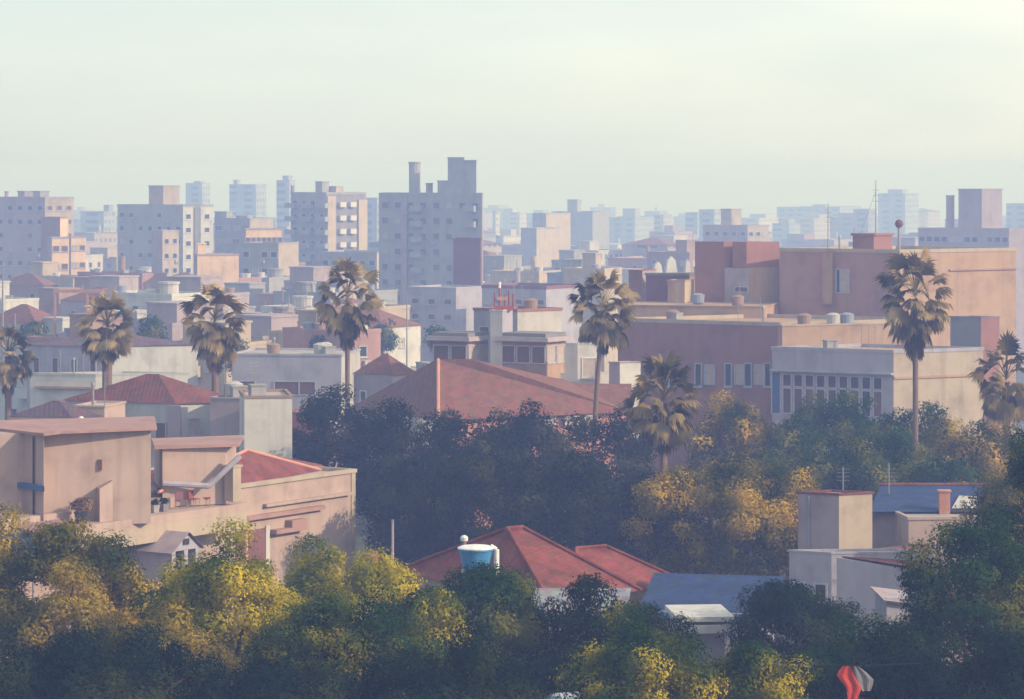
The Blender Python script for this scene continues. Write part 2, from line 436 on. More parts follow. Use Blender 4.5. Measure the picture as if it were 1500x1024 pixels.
lake = MB().poly([(-2590, 3100, -66), (2590, 3100, -66), (2590, 9190, -66), (-2590, 9190, -66)])
m, nt, N, L_, B = nodes('lake_water'); B.inputs['Base Color'].default_value = (.10, .14, .16, 1); B.inputs['Roughness'].default_value = 0.2
n1 = N.new('ShaderNodeTexNoise'); n1.inputs['Scale'].default_value = 0.2; bp = N.new('ShaderNodeBump'); bp.inputs['Strength'].default_value = 0.1
L_.new(n1.outputs['Fac'], bp.inputs['Height']); L_.new(bp.outputs[0], B.inputs['Normal'])
o = lake.build('lake_water', m); o['kind'] = 'structure'
hb = MB(); rr = random.Random(4); prev = None
for i in range(41):
    x = -2500 + 125 * i; h = -18 + 14 * math.sin(i * .37) + rr.uniform(-5, 5)
    row = [(x, 8300, -66.2), (x, 8600, min(h, 3)), (x, 9000, -66.2)]
    if prev:
        hb.poly([prev[0], row[0], row[1], prev[1]]); hb.poly([prev[1], row[1], row[2], prev[2]])
    prev = row
o = hb.build('distant_hills', plain('hill_green', (.06, .08, .05), 0.9)); o['kind'] = 'structure'

# ------------------------------------------------------------------ trees
def quads_mesh(name, V, mat):
    n = len(V) // 4
    me = bpy.data.meshes.new(name)
    me.vertices.add(4 * n); me.vertices.foreach_set('co', V.astype(np.float32).ravel())
    me.loops.add(4 * n); me.loops.foreach_set('vertex_index', np.arange(4 * n, dtype=np.int32))
    me.polygons.add(n); me.polygons.foreach_set('loop_start', np.arange(0, 4 * n, 4, dtype=np.int32))
    me.materials.append(mat); me.update(calc_edges=True); me.validate()
    return me

def nrm(a): return a / np.maximum(np.linalg.norm(a, axis=1, keepdims=True), 1e-9)

def crown(seed, rx, rz, Rb, leaf, dens, mat, gaps=0.05):
    g = np.random.default_rng(seed)
    Nb = int(4.6 * (rx * rx * rz) ** (2 / 3) / Rb ** 2) + 10
    d = nrm(g.normal(size=(Nb * 3, 3))); d = d[d[:, 2] > -0.85][:Nb]
    ph = g.uniform(0, 6.28, 4); az = np.arctan2(d[:, 1], d[:, 0])
    lump = 1 + 0.13 * np.sin(2 * az + ph[0]) + 0.11 * np.sin(3 * az + ph[1] + 2 * d[:, 2]) + 0.1 * np.sin(5 * d[:, 2] + ph[2])
    rad = g.uniform(0.35, 1.0, len(d)) ** 0.45 * lump
    c = d * rad[:, None] * np.array([rx - Rb * .6, rx - Rb * .6, rz - Rb * .6])
    rb = Rb * g.uniform(0.55, 1.35, len(d))
    n = int(dens * (rb ** 2).sum() / leaf ** 2)
    pick = g.choice(len(d), n, p=rb ** 2 / (rb ** 2).sum())
    dd = nrm(g.normal(size=(n, 3)) + np.array([0, 0, .25]))
    # ragged surface on each clump
    lob = 1 + 0.22 * np.sin(7 * dd[:, 0] + pick) * np.sin(6 * dd[:, 1] + 2.0 * pick) + 0.06 * g.normal(size=n)
    p = c[pick] + dd * (rb[pick] * lob * (0.55 + 0.5 * g.random(n) ** 0.5))[:, None] * np.array([1, 1, .8])
    keep = g.random(n) > gaps * (1 + np.sin(p[:, 0] * 1.7 + ph[3]) * np.sin(p[:, 2] * 2.1))
    p, dd, n = p[keep], dd[keep], int(keep.sum())
    nn = nrm(dd * 1.0 + g.normal(size=(n, 3)) * .27 + np.array([0, 0, .2]))
    t = nrm(np.cross(nn, g.normal(size=(n, 3)))); b = np.cross(nn, t)
    s = leaf * g.uniform(.6, 1.3, n)[:, None]
    V = np.empty((n, 4, 3))
    V[:, 0] = p - t * s * .6; V[:, 1] = p + b * s * .34 - t * s * .05; V[:, 2] = p + t * s * .6 + nn * s * -.12; V[:, 3] = p - b * s * .34 - t * s * .05
    return quads_mesh('crown', V.reshape(-1, 3), mat), c

TREES = []
def tree(label, px, ytop, wpx, Y, mat, seed, Rb=0.75, leafpx=4.3, dens=14.0, group=None, tall=1.0, base=1.6, name='broadleaf_tree'):
    U = Y / F; rx = wpx * U / 2 * 1.1
    zt = Z(ytop - .05 * wpx, Y); z0 = G(Y)
    rz = min((zt - z0 - base) / 2, rx * 1.15 * tall)
    zc = zt - rz * .97
    root = thing(name, label, 'tree', (X(px, Y), Y, z0), 0, group)
    me, cs = crown(seed, rx, rz, Rb, leafpx * U, dens, M[mat])
    link('crown', me, root, (0, 0, zc - z0))
    tb = MB(); rt = max(.14, rx * .06); zt0 = zc - z0 - rz * .45
    rr = random.Random(seed)
    tb.tube((0, 0, -.3), (0, 0, .4), rt * 1.5, rt * 1.1, 9).tube((0, 0, .4), (rr.uniform(-.2, .2), 0, zt0), rt * 1.1, rt * .8, 9)
    for q in range(6):
        an = q * 1.05 + rr.uniform(-.3, .3); k = rr.uniform(.45, .75)
        e = Vector((math.cos(an) * rx * k, math.sin(an) * rx * k, zc - z0 + rr.uniform(-.1, .55) * rz))
        mid = Vector((0, 0, zt0)).lerp(e, .5) + Vector((0, 0, .25))
        tb.tube((0, 0, zt0 - .1), mid, rt * .62, rt * .38, 7).tube(mid, e, rt * .38, rt * .12, 6)
    tb.build('trunk', M['bark'], root)
    return root

FG = 'trees in the foreground'
tree('olive gold tree filling the lower left corner of the picture', 75, 772, 350, 121, 'leaf_olive', 1, group=FG)
tree('brightest yellow rounded tree in front of the pink plaster house', 335, 806, 240, 113, 'leaf_gold', 2, group=FG)
tree('yellow tree below the right corner of the pink plaster house', 462, 818, 165, 124, 'leaf_gold', 3, group=FG)
tree('small yellow tree at the left foot of the red hipped roof', 548, 818, 130, 121, 'leaf_gold', 4, group=FG)
tree('green tree with scattered sun patches coloured yellow, left below the blue water tank', 610, 858, 170, 110, 'leaf_sunpatch', 5, group=FG)
tree('dark green tree directly under the blue water tank', 712, 832, 210, 117, 'leaf_green', 6, group=FG)
tree('dark green rounded tree below the right end of the red roof', 890, 864, 230, 116, 'leaf_dark', 7, group=FG)
tree('low tree with sun patches coloured bright yellow at the bottom right of centre', 930, 918, 220, 101, 'leaf_sunpatch', 8, group=FG)
tree('low greenish yellow tree at the bottom beside the red cloth', 1105, 938, 190, 103, 'leaf_sunpatch', 9, group=FG)
tree('dark bluish green tree in front of the low lilac wall', 1162, 846, 205, 126, 'leaf_dark', 10, group=FG)
tree('big dark green tree in front of the right hand house', 1432, 782, 265, 112, 'leaf_green', 11, group=FG)
tree('tall dark green tree cut by the right edge of the picture', 1512, 655, 150, 118, 'leaf_green', 12, group=FG, tall=1.8)
tree('olive tree filling the gap left of the brightest yellow tree', 215, 868, 230, 108, 'leaf_olive', 18, group=FG)
tree('green tree with sun-gold coloured crest right of the brightest yellow tree', 470, 872, 240, 106, 'leaf_sunpatch', 19, group=FG)
tree('green tree under the yellow tree at the corner of the pink house', 560, 905, 200, 105, 'leaf_green', 20, group=FG)
tree('low green tree between the dark rounded tree and the red cloth', 1010, 955, 200, 104, 'leaf_sunpatch', 21, group=FG)
tree('green tree with pale tips below the low lilac wall', 1260, 905, 190, 108, 'leaf_green', 22, group=FG)
tree('low dark green tree right of the red cloth', 1345, 925, 200, 104, 'leaf_dark', 13, group=FG)
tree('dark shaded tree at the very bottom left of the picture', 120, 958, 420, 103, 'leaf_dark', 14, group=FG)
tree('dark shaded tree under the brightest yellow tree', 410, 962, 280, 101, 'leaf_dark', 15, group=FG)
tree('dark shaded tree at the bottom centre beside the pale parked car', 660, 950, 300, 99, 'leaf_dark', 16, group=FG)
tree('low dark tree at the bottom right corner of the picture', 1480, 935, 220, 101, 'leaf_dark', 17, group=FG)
MG = 'trees around the middle houses'
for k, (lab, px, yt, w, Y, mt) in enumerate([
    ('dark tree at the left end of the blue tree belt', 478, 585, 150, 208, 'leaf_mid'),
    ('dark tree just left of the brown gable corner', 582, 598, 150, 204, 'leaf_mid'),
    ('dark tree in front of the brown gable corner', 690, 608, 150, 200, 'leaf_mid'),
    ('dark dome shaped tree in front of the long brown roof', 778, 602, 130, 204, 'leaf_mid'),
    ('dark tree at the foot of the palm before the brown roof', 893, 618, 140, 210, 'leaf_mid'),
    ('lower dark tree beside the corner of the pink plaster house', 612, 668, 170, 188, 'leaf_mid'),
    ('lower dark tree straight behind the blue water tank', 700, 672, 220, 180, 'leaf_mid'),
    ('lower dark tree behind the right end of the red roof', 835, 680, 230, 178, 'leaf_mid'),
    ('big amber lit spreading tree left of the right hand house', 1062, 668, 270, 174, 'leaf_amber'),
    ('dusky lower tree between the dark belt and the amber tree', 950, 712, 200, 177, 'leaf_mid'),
    ('sunlit amber topped tree right of the bushy palm', 1075, 588, 150, 228, 'leaf_amber'),
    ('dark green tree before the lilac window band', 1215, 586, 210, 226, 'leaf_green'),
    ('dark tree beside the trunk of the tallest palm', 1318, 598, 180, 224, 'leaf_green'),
    ('dark tree with sunlit amber tips under the right edge palm', 1432, 620, 170, 205, 'leaf_amber'),
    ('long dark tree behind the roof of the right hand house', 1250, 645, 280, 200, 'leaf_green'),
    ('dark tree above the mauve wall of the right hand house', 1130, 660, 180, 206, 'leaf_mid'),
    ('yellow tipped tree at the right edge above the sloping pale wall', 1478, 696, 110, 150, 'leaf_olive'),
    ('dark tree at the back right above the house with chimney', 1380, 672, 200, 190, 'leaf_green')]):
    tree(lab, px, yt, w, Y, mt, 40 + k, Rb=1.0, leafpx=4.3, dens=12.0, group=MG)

# ------------------------------------------------------------------ palms
def palm(label, px, ycen, yskirt, Y, seed, Rp=48, lean=0.0, dens=1.0, thick=.28, skirt=True, mat='frond'):
    U = Y / F; g = np.random.default_rng(seed)
    z0 = G(Y); zc = Z(ycen, Y) - z0; Rm = Rp * U * 1.12
    root = thing('palm_tree', label, 'palm tree', (X(px, Y), Y, z0), 0, 'tall palm trees')
    tb = MB(); zs = 0; n = 10
    for q in range(n):
        a, b = zc * q / n, zc * (q + 1) / n
        r0 = thick * (1.25 - .35 * min(1, q / 4)) ; r1 = thick * (1.25 - .35 * min(1, (q + 1) / 4))
        f = lambda z: lean * (z / zc) ** 2 - lean
        tb.tube((f(a), 0, a - (.3 if q == 0 else 0)), (f(b), 0, b), r0, r1 * .97, 10, caps=True)
    tb.build('trunk', M['palmbark'], root)
    def fan(Q, base, d, plen, blade, droop, nseg=15, spread=1.35):
        d = Vector(d).normalized(); up = Vector((0, 0, 1))
        side = d.cross(up)
        if side.length < .05: side = Vector((1, 0, 0))
        side.normalize(); nv = side.cross(d).normalized()
        b0 = Vector(base); prev = b0; dirv = d.copy()
        for s in range(3):
            dirv = (dirv + Vector((0, 0, -droop * .16))).normalized()
            nx = prev + dirv * (plen / 3)
            w = .05 - .008 * s
            Q += [prev - side * w, prev + side * w, nx + side * w, nx - side * w]
            prev = nx
        nv = side.cross(dirv).normalized()
        ro = g.uniform(-.9, .9); side = side * math.cos(ro) + nv * math.sin(ro); nv = side.cross(dirv).normalized()
        for s in range(nseg):
            t = (s / (nseg - 1) - .5) * 2 * spread
            ln = blade * (1 - .28 * abs(t) / spread) * g.uniform(.85, 1.12)
            dd = (dirv * math.cos(t) + side * math.sin(t) + nv * (-.10 - .25 * abs(math.sin(t)))).normalized()
            wv = dd.cross(nv).normalized() * (blade * .085)
            mid = prev + dd * ln * .6
            d2 = (dd + Vector((0, 0, -.35 - .55 * droop))).normalized()
            tip = mid + d2 * ln * .42
            Q += [prev, mid - wv, tip, mid + wv]
        return Q
    Q = []
    nf = int(66 * dens)
    for i in range(nf):
        az = i * 2.39996 + g.uniform(-.25, .25)
        t = (i + .5) / nf
        el = math.radians(86 - (128 + seed % 5 * 6) * t ** .85 + g.uniform(-12, 12))
        d = (math.cos(az) * math.cos(el), math.sin(az) * math.cos(el), math.sin(el))
        fan(Q, (0, 0, zc + .25 * Rm * (1 - t) - .1 * Rm), d, Rm * g.uniform(.40, .64), Rm * g.uniform(.34, .48), .4 + .95 * t, 15, 1.25)
    link('crown', quads_mesh('crown', np.array([tuple(v) for v in Q]), M[mat]), root)
    if skirt:
        Q = []
        sk = (yskirt - ycen) * U
        for i in range(int(34 * dens)):
            az = i * 2.39996; t = (i + .5) / 34
            el = math.radians(-62 - 18 * t + g.uniform(-8, 8))
            d = (math.cos(az) * math.cos(el), math.sin(az) * math.cos(el), math.sin(el))
            fan(Q, (0, 0, zc - .15 * Rm - t * sk * .45), d, Rm * .22 * (1.1 - .5 * t), sk * .34 * g.uniform(.8, 1.15), .8, 9, .7)
        link('dead_frond_skirt', quads_mesh('dead_frond_skirt', np.array([tuple(v) for v in Q]), M['deadfrond']), root)
    return root

palm('leftmost palm, half cut by the left edge of the picture', 12, 522, 585, 238, 201, 42)
palm('palm with thick stump in front of the long white villa', 157, 482, 540, 236, 202, 50, thick=.42)
palm('palm rising over the white hipped roof house, second full crown from left', 315, 474, 556, 226, 203, 54)
palm('slim palm standing alone left of the brown gable', 509, 440, 520, 232, 204, 54, thick=.2)
palm('leaning palm in front of the white buildings right of centre', 884, 455, 520, 226, 205, 56, lean=.9, thick=.2)
palm('tallest palm with big crown in front of the tan walled block', 1341, 438, 535, 212, 206, 64, thick=.22)
palm('short bushy palm among the trees below the brick wing', 972, 590, 668, 196, 207, 62, dens=1.15, thick=.26, mat='frond_green')
palm('dark palm cut by the right edge beside the pale wall', 1474, 560, 612, 216, 208, 58, dens=.8, mat='frond_green')

# ------------------------------------------------------------------ pink plaster house (left)
def wpt(px, Y): return Vector((X(px, Y), Y))
zt = -17.8
A_, B_ = wpt(-40, 158.5), wpt(519, 186)
u = (B_ - A_).normalized(); nb = Vector((-u.y, u.x))          # u along the wall, nb into the house
Lw = (B_ - A_).length
z0 = G(190) - .3
def along(px):                                                # distance along the front wall seen at px
    k = (px - 750) / F
    return (k * A_.y - A_.x) / (u.x - k * u.y)
ang = math.atan2(u.y, u.x)
house = thing('plaster_house', 'large pink plaster house with terrace, stained walls and red roof at the left', 'house', (A_.x, A_.y, 0), ang)
# local frame: x along the front wall, y into the house, z as in the world
MB().box(0, Lw, 0, 12, z0, zt).build('lower_wall', [M['pink']], house)
s0 = along(325)
MB().box(s0 - .0, Lw + .12, -.12, .25, zt + .004, zt + .22).box(Lw - .13, Lw + .12, .25, 12, zt + .004, zt + .22).build('coping', M['sand'], house)
MB().box(along(385), Lw - .6, -.28, -.004, zt - 1.25, zt - 1.08).build('ledge', M['pink'], house)
MB().box(along(325), along(470), -.34, -.004, zt - 1.86, zt - 1.62).build('ledge', M['pinkdeep'], house)
MB().box(Lw - .35, Lw + .05, -.06, -.004, z0, zt - .01).build('corner_pilaster', M['sand'], house)
MB().box(along(395), along(440), -.5, -.004, zt - 2.85, zt - 2.6).box(along(418), along(440), -.5, -.004, zt - 2.6 + .004, zt - 2.2).build('window_hood', M['pinkdeep'], house)
# projecting terrace slab over the lower storey and its low wall
MB().box(-2, along(322), -1.9, -.003, zt - 1.0, zt - .55).build('terrace_slab', M['pink'], house)
MB().box(-2, along(322), -1.9, -1.75, zt - 1.95, zt - 1.004).build('terrace_fascia', M['sand'], house)
# lower openings: dark panels on the wall stand for the shade inside
for (p0, p1, mt) in ((228, 246, 'dark'), (250, 282, 'dark')):
    MB().box(along(p0), along(p1), -.06, -.004, zt - 4.2, zt - 2.9).build('dark_garage_panel', M[mt], house)
d = MB().box(along(345), along(388), -.05, -.004, zt - 4.6, zt - 2.45).build('door', M['maroon'], house)
MB().box(along(358), along(362), -.08, -.053, zt - 4.6, zt - 2.5).build('door_stile', M['salmon'], d)
MB().box(along(388) + .01, along(394), -.08, -.004, zt - 4.8, zt - 2.35).build('door_jamb', M['white'], house)
# upper block on the left
blk_top = -13.65
p1, p2 = wpt(-45, 163.2), wpt(221, 166.3)
def loc(v): v = v - A_; return (v.x * u.x + v.y * u.y, v.x * nb.x + v.y * nb.y)
e = (p2 - p1).normalized(); en = Vector((-e.y, e.x))
corner = wpt(62, 168.2)
bk = Vector((-.12, .993))
q = [p1, p2, p2 + bk * 7, p1 + bk * 7]
MB().prism([loc(v) for v in q], zt - .8, blk_top).build('upper_wall', M['pink'], house)
oq = [wpt(-70, 169.0), wpt(64, 162.2), wpt(88, 163.6), p2 - en * .38 + e * .25, p2 + bk * 7.3 + e * .25, p1 + bk * 7.2 - e * .4]
MB().prism([loc(v) for v in oq], blk_top + .004, blk_top + .15).build('flat_roof', M['pinkdeep'], house)
# left bay standing forward of the block (its roof throws the diagonal shade)
bq = [wpt(-60, 169.2), wpt(64, 162.7), wpt(66, 167.0), wpt(-60, 174)]
MB().prism([loc(v) for v in bq], zt - .8, blk_top - .003).build('bay_wall', M['pink'], house)
lq = [wpt(-60, 168.5), wpt(65, 162.0), wpt(64, 162.69), wpt(-60, 169.18)]
MB().prism([loc(v) for v in lq], Z(712, 165), Z(704, 165)).build('blue_ledge', M['bluetarp'], house)
for px in (49,):
    c_ = loc(wpt(px, 163.3)); MB().tube((c_[0], c_[1], zt - .7), (c_[0], c_[1], blk_top - .1), .05).build('drainpipe', M['dark'], house)
# stair buttress on the upper wall
bt = [wpt(146, 164.6), wpt(165, 165.1), wpt(165, 165.1) + en * 1.4, wpt(146, 164.6) + en * 1.2]
MB().prism([loc(v) for v in bt], zt - .8, [Z(712, 166), Z(702, 166), Z(702, 166), Z(712, 166)]).build('buttress', M['pink'], house)
vp = loc(wpt(146, 165.4)); MB().box(vp[0] - .1, vp[0] + .1, vp[1] - .25, vp[1] + .5, Z(683, 167), Z(669, 167)).build('wall_vent', M['pinkdeep'], house)
# hipped red roof with pale dormer wall behind the terrace
def zl(py, Y): return Z(py, Y)
ra = [loc(wpt(232, 171)), loc(wpt(500, 188)), loc(wpt(470, 196)), loc(wpt(215, 181))]
apex1 = loc(wpt(362, 184)); az_ = Z(660, 184)
ez = [Z(722, 171), Z(697, 188), Z(680, 196), Z(690, 181)]
rb = MB(); v = [(p[0], p[1], z) for p, z in zip(ra, ez)]; ap = (apex1[0], apex1[1], az_)
for i in range(4): rb.poly([v[i], v[(i + 1) % 4], ap])
rb.poly(v[::-1]); rb.build('red_roof', M['tile_red'], house)
hip = MB(); hip.tube((v[0][0], v[0][1], v[0][2] + .03), (ap[0], ap[1], ap[2] + .04), .09).tube((v[1][0], v[1][1], v[1][2] + .03), (ap[0], ap[1], ap[2] + .04), .09); hip.build('ridge_tiles', M['salmon'], house)
dq = [wpt(238, 171.6), wpt(330, 173.2), wpt(346, 178), wpt(226, 176)]
dz = [Z(657, 172)] * 2 + [Z(657, 172)] * 2
dm = MB().prism([loc(v_) for v_ in dq], zt - .5, dz).build('attic_wall', M['pink'], house)
MB().prism([loc(v_) for v_ in (wpt(226, 171.2), wpt(350, 173.0), wpt(358, 178.6), wpt(222, 176.4))], Z(656.5, 172), Z(652, 172)).build('attic_roof', M['pinkdeep'], house)
gq = [(238, 171.3, 708), (306, 172.0, 712), (352, 172.6, 668)]
gt = MB()
pts3 = [(*loc(wpt(a, b)), Z(c, b)) for a, b, c in gq]
gt.tube(pts3[0], pts3[1], .16).tube(pts3[1], pts3[2], .16); gt.build('gutter', M['lilac'], house)
ch = loc(wpt(341, 173.0)); MB().box(ch[0] - .35, ch[0] + .35, ch[1] - .3, ch[1] + .3, zt - .3, Z(684, 173)).box(ch[0] - .42, ch[0] + .42, ch[1] - .37, ch[1] + .37, Z(684, 173) + .004, Z(681, 173)).build('chimney', M['sand'], house)
tw = [along(222), along(326)]
MB().box(tw[0], tw[1], 1.2, 1.45, zt - .5, zt + .15).box(tw[0], tw[1], 1.1, 1.55, zt + .154, zt + .26).build('terrace_parapet', M['pink'], house)
FOOT.append((A_.x + 12, A_.y + 20, 18))
def on_house(sx, sy, z):
    w = A_ + u * sx + nb * sy; return (w.x, w.y, z)
# terrace things
tz = zt - .545
k0 = along(110)
o = thing('potted_shrub', 'dark reddish shrub in a black pot on the terrace by the stained wall', 'potted plant', on_house(along(98), -1.0, tz), ang)
MB().lathe([(.28, 0), (.36, .5), (.4, .52), (.4, .6)], 14).build('pot', M['dark'], o)
me, _ = crown(301, .62, .42, .25, .11, 9, M['deadfrond']); link('foliage', me, o, (0, 0, .95))
for i, (px, lab, cat) in enumerate(((194, 'small dark planter, leftmost of the row on the pink house terrace', 'planter'), (207, 'low grey planter in the middle of the terrace row', 'planter'), (221, 'dark planter at the foot of the block corner', 'planter'))):
    o = thing('planter', lab, cat, on_house(along(px), -.9, tz), ang, 'planters on the terrace')
    MB().prism([(-.2, -.15), (.2, -.15), (.2, .15), (-.2, .15)], 0, .42, tops=[(-.26, -.2), (.26, -.2), (.26, .2), (-.26, .2)]).build('pot', M[('dark', 'grey', 'dgrey')[i]], o)
    me, _ = crown(310 + i, .26, .2, .12, .08, 8, M['leaf_dark']); link('foliage', me, o, (0, 0, .55))
for i, (px, lab) in enumerate(((247, 'maroon terrace chair beside the planters'), (266, 'dull red terrace chair in the middle of the terrace'), (284, 'brighter red terrace chair nearest the vent pipe'))):
    o = thing('terrace_chair', lab, 'chair', on_house(along(px), -.9, tz), ang + .4 * i - .3, 'chairs on the terrace')
    mt = M[('maroon', 'reddull', 'red')[i]]
    MB().box(-.25, .25, -.24, .24, .42, .47).build('seat', mt, o)
    MB().box(-.25, .25, .2, .24, .474, .92).build('backrest', mt, o)
    for sx in (-.22, .22):
        for sy in (-.21, .21): MB().tube((sx, sy, 0), (sx, sy, .418), .02).build('leg', M['metal'], o)
o = thing('vent_pipe', 'dark upright vent pipe with cap on the terrace edge', 'vent pipe', on_house(along(322), -.9, tz), ang)
MB().tube((0, 0, 0), (0, 0, .95), .06, .07).build('pipe', M['dark'], o)
MB().lathe([(.13, .95), (.15, 1.12), (.09, 1.35), (.02, 1.4)], 10).build('cap', M['dark'], o)
# corrugated canopy with blue tarpaulin at the far left
o = thing('corrugated_canopy', 'corrugated sheet canopy at the left edge under the pink terrace', 'canopy', tuple(P(50, 766, 160)), ang)
cb = MB(); n = 44; wd = 3.8
for i in range(n):
    xa, xb = -wd / 2 + wd * i / n, -wd / 2 + wd * (i + 1) / n
    za, zb2 = .07 * math.cos(i * math.pi / 2), .07 * math.cos((i + 1) * math.pi / 2)
    cb.poly([(xa, -1.6, za - .25), (xb, -1.6, zb2 - .25), (xb, 0, zb2), (xa, 0, za)])
    cb.poly([(xa, -1.6, za - .29), (xa, 0, za - .04), (xb, 0, zb2 - .04), (xb, -1.6, zb2 - .29)])
cb.build('corrugated_sheet', M['pinkdeep'], o)
for sx in (-wd / 2 + .2, 0, wd / 2 - .2): MB().tube((sx, -1.45, -.3), (sx, -1.45, G(158) - Z(766, 160)), .05).build('post', M['metal'], o)
o = thing('blue_awning', 'blue fabric awning hanging below the corrugated canopy', 'awning', tuple(P(28, 780, 158)), ang)
MB().poly([(-3.2, -.8, -.8), (3.0, -.8, -.8), (3.0, 0, 0), (-3.2, 0, 0)]).poly([(-3.2, 0, -.03), (3.0, 0, -.03), (3.0, -.8, -.83), (-3.2, -.8, -.83)]).poly([(-3.2, -.8, -1.1), (3.0, -.8, -1.1), (3.0, -.8, -.8), (-3.2, -.8, -.8)]).build('fabric', M['bluetarp'], o)
for sx in (-3.1, 2.9): MB().tube((sx, -.75, -.85), (sx, -.75, G(157) - Z(782, 158)), .04).build('post', M['metal'], o)
# white gabled porch
o = thing('white_porch', 'small white gabled porch with dark openings against the pink house', 'porch', (X(272, 167.5), 167.5, G(170)), ang)
ph_ = Z(804, 168) - G(170); hw = 1.15
MB().box(-hw, -hw + .3, 0, 3.3, -.2, ph_).box(hw - .3, hw, 0, 3.3, -.2, ph_).box(-.12, .2, 0, .25, -.2, ph_ - .004).build('post_wall', M['lilac'], o)
gp = MB(); gz = ph_ + .004
A3 = [(-hw - .1, 0, gz), (hw + .1, 0, gz), (.1, 0, gz + .85)]; B3 = [(x, 3.3, z) for x, y, z in A3]
gp.v += A3 + B3; gp.f += [(0, 1, 2), (5, 4, 3), (0, 3, 4, 1), (1, 4, 5, 2), (2, 5, 3, 0)]; gp.m += [0] * 5
gp.build('gable', M['lilac'], o)
gp = MB(); gp.poly([(-hw - .25, -.2, gz - .05), (-hw - .25, 3.35, gz - .05), (.1, 3.35, gz + .95), (.1, -.2, gz + .95)]).poly([(hw + .25, -.2, gz - .05), (.1, -.2, gz + .95), (.1, 3.35, gz + .95), (hw + .25, 3.35, gz - .05)]); gp.build('roof', M['mauve'], o)
MB().box(-.25, .25, -.05, -.005, gz + .28, gz + .6).build('dark_vent_panel', M['dark'], o)  # dark panel stands for the shade inside a vent

# ------------------------------------------------------------------ red hipped house with tank (centre foreground)
Fc, Lc = wpt(803, 137.5), wpt(578, 147.2)
eL = (Lc - Fc).normalized(); eR = Vector((eL.y, -eL.x)); LL = (Lc - Fc).length; MM = 5.2
rh = thing('tiled_house', 'low house with weathered red hipped tile roof in the centre foreground', 'house', (Fc.x, Fc.y, 0), 0)
ezr = -18.75
def hip(mb, o, e1, l1, e2, l2, z, h, rl):
    """hip roof; e1 long axis, ridge length rl along it"""
    c = o + e1 * l1 / 2 + e2 * l2 / 2
    v = [o, o + e1 * l1, o + e1 * l1 + e2 * l2, o + e2 * l2]; v = [(p.x, p.y, z) for p in v]
    a = c - e1 * rl / 2; b = c + e1 * rl / 2; a = (a.x, a.y, z + h); b = (b.x, b.y, z + h)
    mb.poly([v[0], v[1], b, a]); mb.poly([v[1], v[2], b]); mb.poly([v[2], v[3], a, b]); mb.poly([v[3], v[0], a])
    mb.poly(v[::-1]); return v, a, b
zero = Vector((0, 0))
rb = MB(); v, a, b = hip(rb, zero, eR, MM, eL, LL, ezr, 2.4, .9)
rb.build('roof', M['tile_red'], rh)
rd = MB()
for p, q in ((v[0], a), (v[1], b), (v[2], b), (a, b), (v[3], a)): rd.tube(Vector(p) + Vector((0, 0, .05)), Vector(q) + Vector((0, 0, .05)), .1, n=6)
rd.build('ridge_tiles', M['tile_red'], rh)
i_ = .35
MB().prism([eR * i_ + eL * i_, eR * (MM - i_) + eL * i_, eR * (MM - i_) + eL * (LL - i_), eR * i_ + eL * (LL - i_)], G(140) - .3, ezr - .01).build('wall', M['pink'], rh)
wo = wpt(842, 139.6) - Fc
rb = MB(); v, a, b = hip(rb, wo, eR, 6.6, eL, 6.2, ezr - .1, 1.6, 1.7)
wing = rb.build('wing_roof', M['tile_red'], rh)
rd = MB()
for p, q in ((v[0], a), (v[1], b), (a, b)): rd.tube(Vector(p) + Vector((0, 0, .05)), Vector(q) + Vector((0, 0, .05)), .09, n=6)
rd.build('ridge_tiles', M['tile_red'], wing)
MB().prism([wo + eR * i_ + eL * i_, wo + eR * (6.6 - i_) + eL * i_, wo + eR * (6.6 - i_) + eL * (6.2 - i_), wo + eR * i_ + eL * (6.2 - i_)], G(140) - .3, ezr - .12).build('wing_wall', M['pink'], rh)
FOOT.append((Fc.x, Fc.y + 6, 8))
# grey lean-to on the front
lo = thing('lean_to_shed', 'pale walled lean-to with grey sheet roof below the red tiles', 'shed', (X(840, 134.5), 134.5, G(134.5)), 0)
hz = -18.55 - G(134.5)
MB().box(-1.45, 1.5, 0, 2.6, -.3, hz - .45).build('wall', M['white'], lo)
MB().poly([(-1.7, -.25, hz - .42), (2.2, -.25, hz - .42), (2.6, 3.4, hz + .28), (-1.7, 3.4, hz + .28)]).poly([(-1.7, 3.4, hz + .22), (2.6, 3.4, hz + .22), (2.2, -.25, hz - .48), (-1.7, -.25, hz - .48)]).build('roof', M['sheet_grey'], lo)
window(lo, 'window', 1.0, .8, 'glass', 'frame_white', True, (-.5, 0, hz - 1.5), 0)
# blue roofed shed
bs = thing('blue_roofed_shed', 'long low shed with blue sheet roof right of the red tile roof', 'shed', (X(1035, 137), 137, G(137)), R(-12))
hz = Z(880, 137) - G(137)
MB().box(-2.6, 2.4, .2, 4.4, -.3, hz - .55).build('wall', M['lilac'], bs)
MB().poly([(-3.1, -.4, hz - .75), (2.9, -.4, hz - .75), (2.9, 4.7, hz + .55), (-3.1, 4.7, hz + .55)]).poly([(-3.1, 4.7, hz + .5), (2.9, 4.7, hz + .5), (2.9, -.4, hz - .8), (-3.1, -.4, hz - .8)]).build('roof', M['sheet_blue'], bs)
window(bs, 'door', .9, 2.0, 'glass_warm', 'frame_white', False, (.8, .2, 1.0), 0)
wa = thing('pale_annex', 'little pale annex with bright flat canopy below the blue sheet roof', 'annex', (X(1030, 128), 128, G(128)), R(5))
hz = Z(908, 128) - G(128)
MB().box(-.95, .9, 0, 3, -.3, hz).build('wall', M['lilac'], wa)
MB().box(-1.15, 1.2, -.6, 3.1, hz + .004, hz + .2).build('canopy', M['white'], wa)
MB().box(-.9, 1.3, -.75, -.65, hz - .45, hz - .12).build('fascia_board', M['white'], wa)
